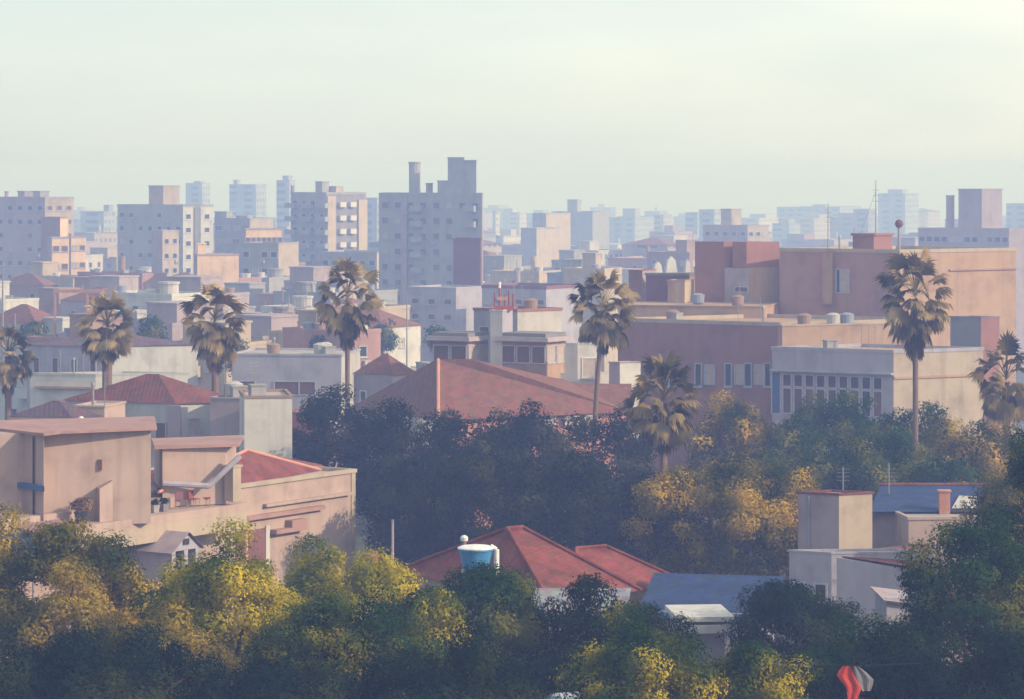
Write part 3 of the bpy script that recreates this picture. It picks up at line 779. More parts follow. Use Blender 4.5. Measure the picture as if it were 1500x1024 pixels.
# tank
tk = thing('water_tank', 'blue plastic water tank with white lid on the red roof', 'water tank', (X(697, 138.5), 138.5, Z(836, 138.5)), 0)
MB().lathe([(.52, 0), (.60, .1), (.80, .92), (.86, .95), (.86, 1.03)], 28).build('tank_body', M['bluepaint'], tk)
MB().lathe([(.87, 1.034), (.87, 1.08), (.70, 1.15), (.30, 1.20), (.10, 1.21)], 28).build('lid', M['whitep'], tk)
MB().tube((.98, -.1, -.15), (.98, -.1, 1.0), .13).tube((.98, -.1, 1.0), (.7, -.1, 1.17), .1).build('overflow_pipe', M['whitep'], tk)
tk.scale = (.93, .93, .95)
sb = MB()
for sx in (-.5, .5):
    for sy in (-.5, .5): sb.box(sx - .08, sx + .08, sy - .08, sy + .08, -2.6, -.14)
sb.box(-.7, .7, -.7, .7, -.13, -.004); sb.build('stand', M['concrete'], tk)
cp = thing('roof_vent', 'small white capped flue on the red hipped roof behind the water tank', 'flue', (X(680, 141.5), 141.5, Z(806, 141.5)), 0); cp.scale = (.8, .8, 1)
MB().tube((0, 0, -.8), (0, 0, .42), .11).build('pipe', M['pinkdeep'], cp)
MB().lathe([(.2, .42), (.22, .58), (.12, .66), (.03, .68)], 12).build('cap', M['whitep'], cp)
po = thing('utility_pole', 'slim pale pole between the pink house and the red roof', 'pole', (X(575, 150), 150, G(150)), 0)
MB().tube((0, 0, -.3), (0, 0, Z(765, 150) - G(150)), .09, .06).build('shaft', M['mauve'], po)
MB().lathe([(.07, Z(765, 150) - G(150) + .004), (.08, Z(765, 150) - G(150) + .12)], 8).build('cap', M['metal'], po)
sg = thing('round_sign', 'red rimmed round sign on a post beside the slim pole', 'sign', (X(548, 146), 146, G(146)), 0)
MB().tube((0, .06, -.3), (0, .06, Z(815, 146) - G(146)), .04).build('post', M['metal'], sg)
o = MB().lathe([(.26, 0), (.26, .03)], 24).build('rim', M['red'], sg, (0, .03, Z(815, 146) - G(146))); o.rotation_euler = (R(90), 0, 0)
o = MB().lathe([(.15, 0), (.15, .006)], 24).build('face', plain('sign_pink', (.6, .3, .32)), sg, (0, -.004, Z(815, 146) - G(146))); o.rotation_euler = (R(90), 0, 0)

# ------------------------------------------------------------------ parasol and car at the bottom
def cloth(name, label, rows, Y, mat, ph):
    x0 = X(sum(rows[0][1:]) / 2, Y); z0_ = Z(rows[0][0], Y)
    b = MB(); n = 8; g1, g2 = [], []
    for k, (py, l, r) in enumerate(rows):
        for i in range(n + 1):
            px = l + (r - l) * i / n
            yy = .025 * math.sin(i * 1.3 + k * .7 + ph) + .02 * k
            g1.append((X(px, Y) - x0, yy, Z(py, Y) - z0_)); g2.append((X(px, Y) - x0, yy + .025, Z(py, Y) - z0_))
    m_ = len(g1); b.v = g1 + g2
    for k in range(len(rows) - 1):
        for i in range(n):
            a = k * (n + 1) + i; q = (a, a + n + 1, a + n + 2, a + 1)
            b.f += [q, tuple(t + m_ for t in reversed(q))]; b.m += [0, 0]
    o = b.mesh(name, mat)
    return thing(name, label, 'hanging cloth', (x0, Y, z0_), 0, None, o)
cloth('hanging_cloth', 'bright red cloth hanging on the line between the trees at bottom right', [(976.5, 1234, 1246), (983, 1229, 1249), (990, 1226, 1252), (997, 1231, 1256), (1005, 1238, 1261), (1012, 1241, 1262), (1022, 1242, 1258), (1034, 1243, 1257)], 99, M['red'], 0)
cloth('hanging_cloth', 'grey cloth on the line right next to the red one', [(976.5, 1249, 1258), (986, 1251, 1270), (996, 1253, 1280), (1004, 1257, 1279), (1013, 1264, 1276)], 99.15, M['dgrey'], 2)
cl = thing('clothes_line', 'thin clothes line strung between trees and carrying the red cloth', 'clothes line', (X(1250, 99.1), 99.1, G(99.1)), 0)
hz = Z(976, 99.1) - G(99.1)
MB().tube((-2.6, 0, hz + .12), (0, 0, hz), .01, n=5).tube((0, 0, hz), (2.2, 0, hz + .1), .01, n=5).build('line', M['dark'], cl)
def car(label, loc, rz, paint, seed):
    c = thing('parked_car', label, 'car', loc, rz)
    body = [(-2.05, .35), (2.05, .35), (2.1, .75), (1.95, .88), (1.0, .95), (.45, 1.42), (-1.1, 1.45), (-1.85, .98), (-2.1, .9)]
    def ext(b, prof, w0, w1, mi=0):
        n = len(prof); k = len(b.v)
        for s in (-1, 1): b.v += [(x, s * (w0 if z < 1 else w1), z) for x, z in prof]
        for i in range(n):
            j = (i + 1) % n; b.f.append((k + i, k + j, k + n + j, k + n + i)); b.m.append(mi)
        b.f.append(tuple(k + n + i for i in range(n))); b.m.append(mi); b.f.append(tuple(k + i for i in reversed(range(n)))); b.m.append(mi)
    b = MB(); ext(b, body, .85, .68); b.build('body', paint, c)
    b = MB().poly([(1.0, -.7, .99), (1.0, .7, .99), (.50, .6, 1.40), (.50, -.6, 1.40)]); b.build('windscreen', M['glass'], c, (.02, 0, .01))
    for s in (-1, 1): MB().poly([(-1.55, s * .84, 1.0), (.75, s * .84, 1.0), (.38, s * .71, 1.37), (-1.05, s * .71, 1.38)]).build('side_window', M['glass'], c, (0, s * .02, .02))
    for sx in (-1.3, 1.35):
        for s in (-1, 1):
            w = MB().tube((sx, s * .7, .32), (sx, s * .88, .32), .32, n=18).build('wheel', M['dark'], c)
    for s in (-1, 1): MB().box(2.04, 2.11, s * .62 - .16, s * .62 + .16, .62, .76).build('headlight', M['whitep'], c)
    return c
car('pale silver car glimpsed at the bottom edge below the dark trees', (X(836, 103), 103, Z(1016, 103) - 1.5), R(195), M['whitep'], 1)
# little raised parking deck that carries the car
pk = thing('retaining_terrace', 'low concrete terrace under the pale silver car at the bottom edge', 'terrace', (X(836, 103), 103, 0), 0)
zc_ = Z(1016, 103) - 1.5
MB().box(-3.2, 3.2, -2.4, 2.4, G(101) - 1.2, zc_ - .01).build('slab', M['concrete'], pk)
MB().box(-3.2, 3.2, -2.4, -2.2, zc_ - .006, zc_ + .3).build('edge_kerb', M['concrete'], pk)

# ------------------------------------------------------------------ right hand house
r1_ = block('plaster_house', 'house with tall mauve end wall and cream side, right foreground', 'house', 1169, 1229, 1274, 726, 160, 26, 'mauve', 'sand', b=64, parapet=.12, trim='tile_dark')
rt = r1_['root']
for uu in (.72,):
    p = r1_['dL'] * (r1_['L'] * uu); MB().tube((p.x - .05, p.y - .08, 0), (p.x - .05, p.y - .08, r1_['H'] - .1), .05).build('drainpipe', M['bluegrey'], rt)
w2 = block('flat_roofed_house', 'grey mauve house part with pale parapet behind the cream side wall', 'house', 1268, 1332, 1345, 757, 163.5, 12, 'mauve', parapet=.15, depth=5)
w3 = block('pale_parapet_house', 'house with long pale pink parapet wall and bluish sheet roof at the right', 'house', 1331, 1480, 1500, 760, 161.0, -6, 'pink', parapet=.15, depth=6)
rt = w3['root']; H = w3['H']
rb = MB(); 
def lw3(px, dy, z): 
    t = 161.0 + dy; return (X(px, t) - w3['C'].x, t - w3['C'].y, z)
z1 = H + .12; z2 = H + 1.0
rb.poly([lw3(1272, 2.2, z1), lw3(1478, 2.2, z1), lw3(1462, 7, z2), lw3(1290, 7, z2)]).poly([lw3(1290, 7, z2 - .06), lw3(1462, 7, z2 - .06), lw3(1478, 2.2, z1 - .06), lw3(1272, 2.2, z1 - .06)])
rb.build('roof', M['sheet_blue'], rt)
MB().poly([lw3(1394, 2.6, z1 + .14), lw3(1432, 2.6, z1 + .14), lw3(1440, 4.6, z1 + .54), lw3(1405, 4.8, z1 + .58)]).build('worn_roof_sheet', M['offwhite'], rt)
MB().tube(lw3(1288, 7.05, z2 + .05), lw3(1464, 7.05, z2 + .05), .1).build('ridge', M['tile_dark'], rt)
c0 = lw3(1383, 2.4, 0); MB().box(c0[0] - .28, c0[0] + .28, c0[1] - .25, c0[1] + .25, H - .1, H + 1.15).box(c0[0] - .34, c0[0] + .34, c0[1] - .31, c0[1] + .31, H + 1.154, H + 1.24).build('chimney', M['salmon'], rt)
w4 = block('lilac_outbuilding', 'low lilac outbuilding with dark red roof in front of the right house', 'outbuilding', 1156, 1218, 1350, 812, 151, 28, 'lilac', 'lilac', b=84, parapet=.1, depth=5.0, lwin=(2, 1, .7, 1.0, 'glass', 'frame_lilac'))
rt = w4['root']; H = w4['H']
def lw4(px, Y, z): return (X(px, Y) - w4['C'].x, Y - w4['C'].y, z - w4['z0'])
MB().poly([lw4(1222, 151.2, Z(813, 151.2)), lw4(1352, 149.5, Z(833, 149.5)), lw4(1362, 156, Z(797, 156)), lw4(1300, 157, Z(801, 157))]).poly([lw4(1300, 157, Z(801, 157) - .06), lw4(1362, 156, Z(797, 156) - .06), lw4(1352, 149.5, Z(833, 149.5) - .06), lw4(1222, 151.2, Z(813, 151.2) - .06)]).build('roof', M['tile_dark'], rt)
MB().prism([lw4(1219, 151.1, 0)[:2], lw4(1346, 149.7, 0)[:2], lw4(1352, 155, 0)[:2], lw4(1240, 155, 0)[:2]], 0, [Z(816, 151) - w4['z0'], Z(836, 149.7) - w4['z0'], Z(818, 152) - w4['z0'], Z(816, 152) - w4['z0']]).build('wing_wall', M['lilac'], rt)
for k, (px, yt, lab) in enumerate(((1235, 684, 'taller thin mast on the roof of the right hand house'), (1302, 678, 'thin mast behind the bluish sheet roof at the right'))):
    o = thing('antenna_mast', lab, 'antenna', (X(px, 166.5), 166.5, Z(757, 163.5)), 0)
    MB().tube((0, 0, -2), (0, 0, Z(yt, 166.5) - Z(757, 163.5)), .035).build('mast', M['metal'], o)
    ab = MB()
    for q in range(4): ab.tube((-.35, 0, 2.2 - .2 * q), (.35, 0, 2.2 - .2 * q), .012, n=5)
    ab.build('crossbars', M['metal'], o)
# small pale shed between the trees at lower right
o = thing('garden_shed', 'tiny pale garden shed peeping between dark trees at lower right', 'shed', (X(1318, 126), 126, G(126)), R(10))
hz = Z(876, 126) - G(126)
MB().box(-.55, .55, 0, 1.6, -.3, hz).build('wall', M['lilac'], o)
MB().poly([(-.7, -.2, hz - .05), (.7, -.2, hz - .25), (.7, 1.8, hz + .05), (-.7, 1.8, hz + .25)]).poly([(-.7, 1.8, hz + .2), (.7, 1.8, hz), (.7, -.2, hz - .3), (-.7, -.2, hz - .1)]).build('roof', M['mauve'], o)

# ------------------------------------------------------------------ brown gabled hall
hl = thing('brown_roofed_hall', 'long hall under a large plain brown tile roof in the middle', 'hall', (X(640, 242), 242, 0), 0)
def h3(px, py, Y): v = P(px, py, Y); return (v.x - X(640, 242), v.y - 242, v.z)
fl, fr = h3(641, 612, 244), h3(925, 605, 244)
hb = MB()
C0 = h3(640, 526, 246); C1 = h3(690, 526, 246); S1 = h3(735, 553, 250); S2 = h3(810, 553, 250); S3 = h3(838, 562, 252); S4 = h3(925, 562, 252)
E0 = h3(640, 616, 241); E1 = h3(925, 604, 246)
hb.poly([E0, E1, S4, S3, S2, S1, C1, C0], 0)
BL = h3(470, 618, 262); B2 = h3(640, 536, 262)
hb.poly([h3(510, 598, 268), E0, C0], 0)                       # left slope
hb.poly([h3(510, 598, 268), C0, h3(690, 526, 262)], 0)
hb.poly([C0, C1, h3(700, 530, 262)], 0).poly([C1, S1, h3(760, 553, 268), h3(700, 530, 262)], 0).poly([S1, S2, h3(830, 556, 268), h3(760, 553, 268)], 0).poly([S2, S3, S4, h3(925, 566, 268), h3(830, 556, 268)], 0)
hb.build('roof', M['tile_brown'], hl)
MB().tube(Vector(C0) + Vector((.1, -.1, 0)), Vector(E0) + Vector((.1, -.1, 0)), .14, n=6).build('verge_tiles', M['salmon'], hl)
zw = E0[2]
MB().prism([(E0[0] + .3, E0[1] + .6), (E1[0], E1[1] + .6), (E1[0], E1[1] + 12), (E0[0] + 1, E0[1] + 12)], G(244) - .5, [E0[2] - .05, E1[2] - .05, E1[2] - .05, E0[2] - .05]).build('wall', M['salmon'], hl)
fw = MB()
q0, q1 = h3(780, 612, 243.6), h3(905, 607, 245.6)
hl_w = [(806, 9), (838, 12), (866, 10)]
for px, w in hl_w:
    v_ = h3(px, 617, 243.9); window(hl, 'window', w * .1, .75, 'glass_pale', 'frame_white', False, (v_[0], -.0 + 2.0 + (px - 780) * .012, v_[2]), R(14))
FOOT.append((X(740, 252), 254, 14))
# ------------------------------------------------------------------ white buildings behind the hall
wb = block('white_service_building', 'white service building with tall central pier behind the brown roof', 'building', 694, 758, 823, 457, 268, 38, 'lilac', 'offwhite', b=52, parapet=.25, trim='brick', lwin=(2, 1, 1.1, 1.2, 'glass', 'frame_lilac'))
pr = block('white_pier', 'plain white pier standing between the two brown rooftop rooms', 'pier', 718, 736, 742, 456, 262, 20, 'white', 'lilac', depth=2.5, parapet=.1)
def room(label, xl, xc, xr, yt, Y, a, yl, lid):
    r = block('rooftop_room', label, 'rooftop room', xl, xc, xr, yt, Y, a, 'brown', 'tan', parapet=0, group=None)
    rt = r['root']; H = r['H']
    o = .5; t = Z(yl, Y) - Z(yt, Y)
    pts = [Vector((0, 0)) - r['dR'] * o - r['dL'] * o, r['dR'] * (r['M'] + o) - r['dL'] * o, r['dR'] * (r['M'] + o) + r['dL'] * (r['L'] + o), r['dL'] * (r['L'] + o) - r['dR'] * o]
    c = sum(pts, Vector((0, 0))) / 4
    MB().prism(pts, H + .004, H + t * .55, tops=[c + (p - c) * .93 for p in pts]).build('roof_slab', M['mauve'], rt)
    pts2 = [c + (p - c) * .80 for p in pts]
    MB().prism(pts2, H + t * .55 + .004, H + t).build('roof_cap', M['dgrey'], rt)
    # glazed strip on both faces
    for d, ang_, L_, m_ in ((r['dL'], -r['a'], r['L'], 'glass_warm'), (r['dR'], math.pi / 2 - r['b'], r['M'], 'glass_pale')):
        n = max(1, int(L_ / 1.3)); me = win_mesh(L_ / n * .92, 1.5, m_, 'frame_lilac', False)
        for i in range(n):
            p = d * (L_ * (i + .5) / n); link('window', me, rt, (p.x, p.y, H - 1.1), ang_)
    return r
room('smaller brown glazed room with flat cap beside the brown gable corner', 634, 685, 715, 500, 262, 32, 488, 0)
room('larger brown glazed room with flat cap right of the white pier', 734, 800, 829, 501, 260, 30, 489, 0)
wl = block('white_low_building', 'white low building with dark window behind the leaning palm', 'building', 745, 835, 922, 548, 262, 8, 'white', 'white', b=72, parapet=.1)
wq = block('white_portico', 'white framed portico with bluish opening left of the brick wing', 'portico', 831, 846, 876, 505, 258, 18, 'white', 'white', b=76, parapet=.15, rwin=(1, 1, 1.3, 1.7, 'glass', 'frame_white'))
ws = block('white_pillar_house', 'narrow white wall beside the leaning palm trunk', 'building', 899, 908, 921, 532, 256, 30, 'mauve', 'white', b=60, parapet=.1)
an = thing('antenna_cluster', 'cluster of dull red antennas with a white lamp on the white pier', 'antenna', (X(737, 263.3), 263.3, Z(456, 262) + .05), 0)
zz = 1.45
MB().box(-.8, .9, -.4, .4, 0, .35).build('base_frame', M['reddull'], an)
for sx, h in ((-.7, 1.1), (-.3, 1.5), (.15, .9), (.5, 1.3), (.85, 1.0)): MB().tube((sx, 0, .35), (sx, 0, .35 + h), .09).build('antenna_rod', M['reddull'], an)
MB().box(-.5, .4, -.15, .15, .8, 1.1).build('antenna_panel', M['salmon'], an)
MB().tube((-.3, 0, 1.85), (-.3, 0, 2.35), .12).build('beacon', M['whitep'], an)

# ------------------------------------------------------------------ brick and tan complex (right)
bw = block('brick_wing', 'long dull red brick wing with narrow dark windows behind the palms', 'building', 905, 1143, 1160, 478, 276, 32, 'brick', 'tan', b=60, parapet=.35, trim='sand', depth=16, roofmat='tan')
rt = bw['root']
for px in (931, 985, 1023, 1067, 1096, 1124):
    k = (px - 750) / F; s = (bw['C'].x - k * bw['C'].y) / (math.cos(bw['a']) + k * math.sin(bw['a'])); p = bw['dL'] * s
    zz = Z(549, bw['C'].y + p.y) - bw['z0']
    nv = Vector((-math.sin(bw['a']), -math.cos(bw['a'])))
    w = window(rt, 'window', .75, 2.1, 'glass', 'frame_lilac', True, (p.x, p.y, zz), -bw['a'])
    if px > 1000:
        p2 = p - bw['dL'] * 1.15
        window(rt, 'shutter', 1.1, 1.8, 'glass_pale', 'frame_lilac', False, (p2.x, p2.y, zz + .05), -bw['a'])
# canted sunny roof beside the upper block
tl = block('tan_lower_block', 'tan topped block with a lilac band of tall windows', 'building', 1131, 1309, 1440, 518, 258, 30, 'lilac', 'sand', b=62, parapet=.3, roofmat='tan')
rt = tl['root']; H = tl['H']
nw = 9
fr = MB()
for i in range(nw):
    s = tl['L'] * (.08 + .84 * (i + .5) / nw); p = tl['dL'] * s
    me = win_mesh(.86, 1.1, 'glass', 'frame_lilac', False); link('window', me, rt, (p.x, p.y, H - 2.5), -tl['a'])
    me = win_mesh(.86, 2.2, 'glass' if i % 3 else 'glass_warm', 'frame_lilac', False, ); link('window', me, rt, (p.x, p.y, H - 4.2), -tl['a'])
s = tl['L'] * .965; p = tl['dL'] * s; window(rt, 'door_panel', .9, 3.6, 'bluetarp', 'frame_lilac', False, (p.x, p.y, H - 3.6), -tl['a'])
nv = Vector((-math.sin(tl['a']), -math.cos(tl['a'])))
MB().prism([nv * .5 - tl['dL'] * .0, tl['dL'] * 0 + nv * .004, tl['dL'] * tl['L'] + nv * .004, tl['dL'] * tl['L'] + nv * .5][::1], H - 1.75, H - 1.6).build('canopy_ledge', M['lilac'], rt)
rn = Vector((math.cos(tl['b']), -math.sin(tl['b'])))
MB().prism([rn * .12, tl['dR'] * tl['M'] + rn * .12, tl['dR'] * tl['M'] + rn * .004, rn * .004], H - 2.1, H - 1.9).build('string_course', M['tan'], rt)
# sunny slab roof above it
sr = block('terracotta_terrace', 'sunlit tan terrace wall with orange foot above the window band', 'terrace', 1140, 1146, 1322, 478, 272, 70, 'tan', 'tan', parapet=.15, trim='sand')
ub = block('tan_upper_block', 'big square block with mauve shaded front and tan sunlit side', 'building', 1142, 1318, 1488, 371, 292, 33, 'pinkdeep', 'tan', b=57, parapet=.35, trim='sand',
           pents=((1249, 1307, 345, 'brick', 'stair_tower'),))
rt = ub['root']; H = ub['H']
def on_l(B, px):
    k = (px - 750) / F; s = (B['C'].x - k * B['C'].y) / (math.cos(B['a']) + k * math.sin(B['a'])); return B['dL'] * s
p = on_l(ub, 1214); p2 = on_l(ub, 1207); p3 = on_l(ub, 1221); nv = Vector((-math.sin(ub['a']), -math.cos(ub['a'])))
MB().prism([p3 + nv * .35, p3 + nv * .004, p2 + nv * .004, p2 + nv * .35][::-1], H - 4.9, H - .05).build('pilaster', M['tan'], rt)
p = on_l(ub, 1238); window(rt, 'window', .95, 2.3, 'glass_pale', 'frame_lilac', False, (p.x, p.y, H - 2.7), -ub['a'])
p = on_l(ub, 1228); window(rt, 'window', .5, 2.3, 'glass', 'frame_lilac', False, (p.x, p.y, H - 2.7), -ub['a'])
rn = Vector((math.cos(ub['b']), -math.sin(ub['b']))); dR = ub['dR']
MB().prism([dR * 6 + rn * .15, dR * ub['M'] + rn * .15, dR * ub['M'] + rn * .004, dR * 6 + rn * .004], H - 1.75, H - 1.6).build('string_course', M['pinkdeep'], rt)
tw = block('twin_turret_block', 'brick block with two raised turrets and a pale recess between', 'building', 1018, 1098, 1136, 392, 300, 22, 'brick', 'tan', b=68, depth=7, parapet=0, roofmat='brick')
rt = tw['root']; H = tw['H']
for (pa_, pb_, yt, mt) in ((1018, 1060, 354, 'brick'), (1096, 1122, 354, 'brick')):
    if pa_ < 1090:
        c1, c2 = on_l(tw, pa_), on_l(tw, pb_)
        MB().prism([c2, c2 + tw['dR'] * 4, c1 + tw['dR'] * 4, c1], H - .3 + .304, Z(yt, 301) - tw['z0']).build('turret', M[mt], rt)
    else:
        MB().prism([tw['dL'] * .2 - tw['dR'] * .1, tw['dR'] * 3.4 + tw['dL'] * .2, tw['dR'] * 3.4 + tw['dL'] * 1.6, tw['dL'] * 1.6 - tw['dR'] * .1], H + .004, Z(yt, 301) - tw['z0']).build('turret', M[mt], rt)
p = on_l(tw, 1080); MB().prism([on_l(tw, 1098) + nv * .1, on_l(tw, 1062) + nv * .1, on_l(tw, 1062) + nv * .003, on_l(tw, 1098) + nv * .003][::-1], H - 5.5, H - .05).build('pale_panel', M['mauve'], rt)
p = on_l(tw, 1087); q = window(rt, 'window', 1.4, .6, 'glass_warm', 'frame_lilac', False, (p.x + nv.x * .12, p.y + nv.y * .12, H - 2.1), -tw['a'])
mr = block('maroon_low_block', 'low maroon block with cream pilaster left of the twin turrets', 'building', 946, 1010, 1035, 404, 310, 18, 'maroon', 'tan', b=70, depth=7, parapet=.25, trim='dgrey')
ml = block('mauve_stub_block', 'short brick stub with water tank lid right of the leaning palm crown', 'building', 921, 941, 948, 397, 312, 22, 'brick', 'mauve', depth=4, parapet=.1)
mc = block('cream_pilaster_block', 'narrow tan block with cream edge below the maroon block', 'building', 978, 1003, 1008, 412, 300, 20, 'tan', 'cream', depth=3, parapet=.1)
ms = block('brick_link_roof', 'sloping tan roof deck between the brick wing and the turrets', 'building', 905, 1120, 1142, 450, 291, 14, 'tan', 'tan', depth=8, parapet=.1, roofmat='tan')
rk = block('rooftop_cube', 'dark brick cube on the roof at the right of the tallest palm', 'rooftop hut', 1392, 1437, 1462, 466, 276, 30, 'dgrey', 'brick', b=62, parapet=.12, zb=None)
def mast(label, px, ybase, ytop, Y, name='antenna_mast', guy=False, r=.05):
    o = thing(name, label, 'antenna', (X(px, Y), Y, Z(ybase, Y)), 0); h = Z(ytop, Y) - Z(ybase, Y)
    MB().tube((0, 0, -.3), (0, 0, h), r * 1.3, r * .6).build('mast', M['metal'], o)
    ab = MB()
    for q in range(3): ab.tube((-.3, 0, h * (.62 + .1 * q)), (.3, 0, h * (.62 + .1 * q)), .02, n=5)
    ab.build('crossbars', M['metal'], o)
    if guy: MB().tube((-1.6, 0, -.1), (0, 0, h * .8), .018, n=5).build('guy_wire', M['metal'], o)
    return o
mast('thin antenna at the left of the upper block roof', 1213, 370, 298, 297)
mast('tall guyed antenna above the stair tower of the upper block', 1283, 345, 264, 302, guy=True)
o = thing('beacon_pole', 'pole with a dull red ball on the upper block roof', 'beacon', (X(1317, 297), 297, Z(370, 297)), 0)
MB().tube((0, 0, -.3), (0, 0, 2.4), .14, .12).build('pole', M['mauve'], o)
MB().lathe([(.05, 2.3), (.28, 2.42), (.4, 2.66), (.4, 2.8), (.28, 3.04), (.05, 3.14)], 16).build('ball', M['maroon'], o)

# ------------------------------------------------------------------ left: white houses
wh = block('white_hip_house', 'white walled house with broad dark red hipped roof at the left', 'house', 96, 256, 352, 592, 216, 22, 'offwhite', 'white', b=66, roof='tile_dark', roofh=1.9, lwin=(4, 1, .9, 1.3, 'glass_warm', 'frame_lilac'))
rt = wh['root']; H = wh['H']
MB().prism([wh['dL'] * -.5 + Vector((0, -.5)), wh['dL'] * .5 + Vector((0, -.5)), wh['dL'] * .5, wh['dL'] * -.5][::-1], 0, H - .05).build('corner_pier', M['mauve'], rt)
hp = [wh['dR'] * (wh['M'] * t) for t in (.3, .8)]
for p in hp: window(rt, 'window', .9, 1.2, 'glass_pale', 'frame_lilac', True, (p.x, p.y, H - 1.6), math.pi / 2 - wh['b'])
rw = block('white_cube_house', 'plain off white cube house right of the hipped roof', 'house', 358, 428, 442, 583, 205, -8, 'white', 'white', depth=6, parapet=.18, trim='brown')
rw2 = block('shaded_side_house', 'grey streaked house wall behind the trunk of the second palm', 'house', 308, 357, 362, 585, 212, 14, 'mauve', 'offwhite', depth=5, parapet=.12)
sm = block('purple_roof_cottage', 'small cottage with purple roof above the flat pink block', 'house', 14, 104, 130, 612, 196, 10, 'pink', 'pink', b=70, roof='tile_purple', roofh=1.0)
sw = block('window_bay_annex', 'pinkish annex with a framed dark window beside the purple roof', 'annex', 108, 153, 160, 597, 198, 12, 'pink', 'pink', depth=4, parapet=.12, lwin=(2, 1, .8, 1.0, 'glass', 'frame_white'))
lp = thing('white_flue', 'small white flue cap in front of the framed window', 'flue', (X(119, 195), 195, Z(630, 195)), 0)
MB().tube((0, 0, -4), (0, 0, .3), .08).build('pipe', M['offwhite'], lp); MB().lathe([(.16, .3), (.18, .75), (.08, .85)], 10).build('cap', M['whitep'], lp)
vl = block('white_villa', 'long white villa with shallow purple roof behind the left palms', 'house', 40, 150, 290, 508, 288, 20, 'lilac', 'white', b=72, roof='tile_purple', roofh=1.1, lwin=(4, 1, .7, 1.7, 'glass_warm', 'frame_lilac'))
vw = block('white_garden_wall_house', 'low white building with brown stripe below the villa', 'house', 44, 140, 275, 551, 268, 15, 'white', 'white', b=76, parapet=.2, trim='offwhite')
MB().prism([Vector((-.3, -.3)), Vector((0, 0)) - vw['dR'] * .004, vw['dL'] * vw['L'] * .9 - vw['dR'] * .004, vw['dL'] * vw['L'] * .9 + Vector((-.1, -.3))][::-1], vw['H'] - 1.1, vw['H'] - .9).build('string_course', M['tan'], vw['root'])
pc = block('pale_court_building', 'pale building with two dark maroon openings below the lone slim palm', 'building', 340, 500, 510, 522, 282, 8, 'lilac', 'offwhite', depth=9, parapet=.2)
for px, w in ((360, 1.9), (420, 2.4), (450, 1.6)):
    p = on_l(pc, px); window(pc['root'], 'window', w, 1.3, 'glass_warm', 'frame_lilac', False, (p.x, p.y, pc['H'] - 2.9), -pc['a'])
bh = block('brown_hip_house', 'pale house with soft brown hipped roof right of the slim palm', 'house', 518, 575, 612, 550, 276, 28, 'mauve', 'offwhite', b=62, roof='tile_brown', roofh=1.8, lwin=(2, 1, .7, 1.0, 'glass_pale', 'frame_white'))
bs2 = block('white_side_house', 'white low house tucked behind the left slope of the brown roof', 'house', 580, 640, 655, 545, 290, 10, 'white', 'white', depth=6, parapet=.15)
dk = block('purple_shed', 'dark purple shed between the white cube house and the trees', 'shed', 425, 482, 490, 606, 214, 6, 'maroon', 'mauve', depth=4, parapet=.1)

for k_, (B_k, n_k) in enumerate(((rw, 2), (rw2, 3), (vw, 4), (pc, 6), (bs2, 3), (wb, 3), (wl, 3), (bw, 5), (tl, 4), (sr, 3), (ub, 4), (ms, 4), (mr, 2), (sw, 2))): clutter(B_k, n_k, 500 + k_)
# ------------------------------------------------------------------ lilac slab in front of the tall tower
ls = block('lilac_slab_block', 'pale lilac slab block with rows of maroon windows below the tall tower', 'apartment block', 597, 668, 676, 424, 470, 33, 'lilac', 'lilac', depth=9, parapet=.3, lwin=(3, 3, 1.4, .9, 'glass_warm', 'frame_lilac', 2.3))
lr = block('lilac_wing_block', 'pale lilac low wing with maroon top stripe right of the tall tower', 'building', 706, 800, 812, 424, 455, 32, 'lilac', 'lilac', depth=10, parapet=.5, trim='maroon', lwin=(6, 2, 1.3, .8, 'glass_warm', 'frame_lilac', 3.2))
mx_ = block('maroon_stair_tower', 'narrow dark maroon tower clinging to the right edge of the tall tower', 'tower', 664, 704, 707, 352, 500, 33, 'maroon', 'maroon', b=2, depth=6, parapet=.3, pents=())
# tall twin-topped tower
tt = block('tall_apartment_tower', 'tallest grey apartment tower with a round stack and stepped twin penthouses', 'apartment tower', 555, 706, 709, 287, 600, 34, 'mauve', 'mauve', b=.4, depth=14, parapet=.5,
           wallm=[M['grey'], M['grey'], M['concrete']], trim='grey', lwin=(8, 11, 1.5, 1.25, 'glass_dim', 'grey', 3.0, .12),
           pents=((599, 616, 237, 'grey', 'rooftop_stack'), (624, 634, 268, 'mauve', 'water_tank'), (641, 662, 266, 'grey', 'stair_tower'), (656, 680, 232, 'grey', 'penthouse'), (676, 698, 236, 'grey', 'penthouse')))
rt = tt['root']
tl_ = on_l(tt, 590)
MB().prism([on_l(tt, 592) + Vector((-.4, -.5)), on_l(tt, 592), on_l(tt, 598), on_l(tt, 598) + Vector((-.4, -.5))][::-1], 2, tt['H'] - .6).build('pilaster', M['mauve'], rt)
for j in range(9):
    p = on_l(tt, 612); link('balcony', bal_mesh(2.6, 1.0, 'grey'), rt, (p.x, p.y, tt['H'] - 2.9 - 3 * j), -tt['a'])
for j in range(10):
    p = on_l(tt, 690); link('balcony', bal_mesh(2.6, 1.0, 'grey'), rt, (p.x, p.y, tt['H'] - 2.9 - 3 * j), -tt['a'])
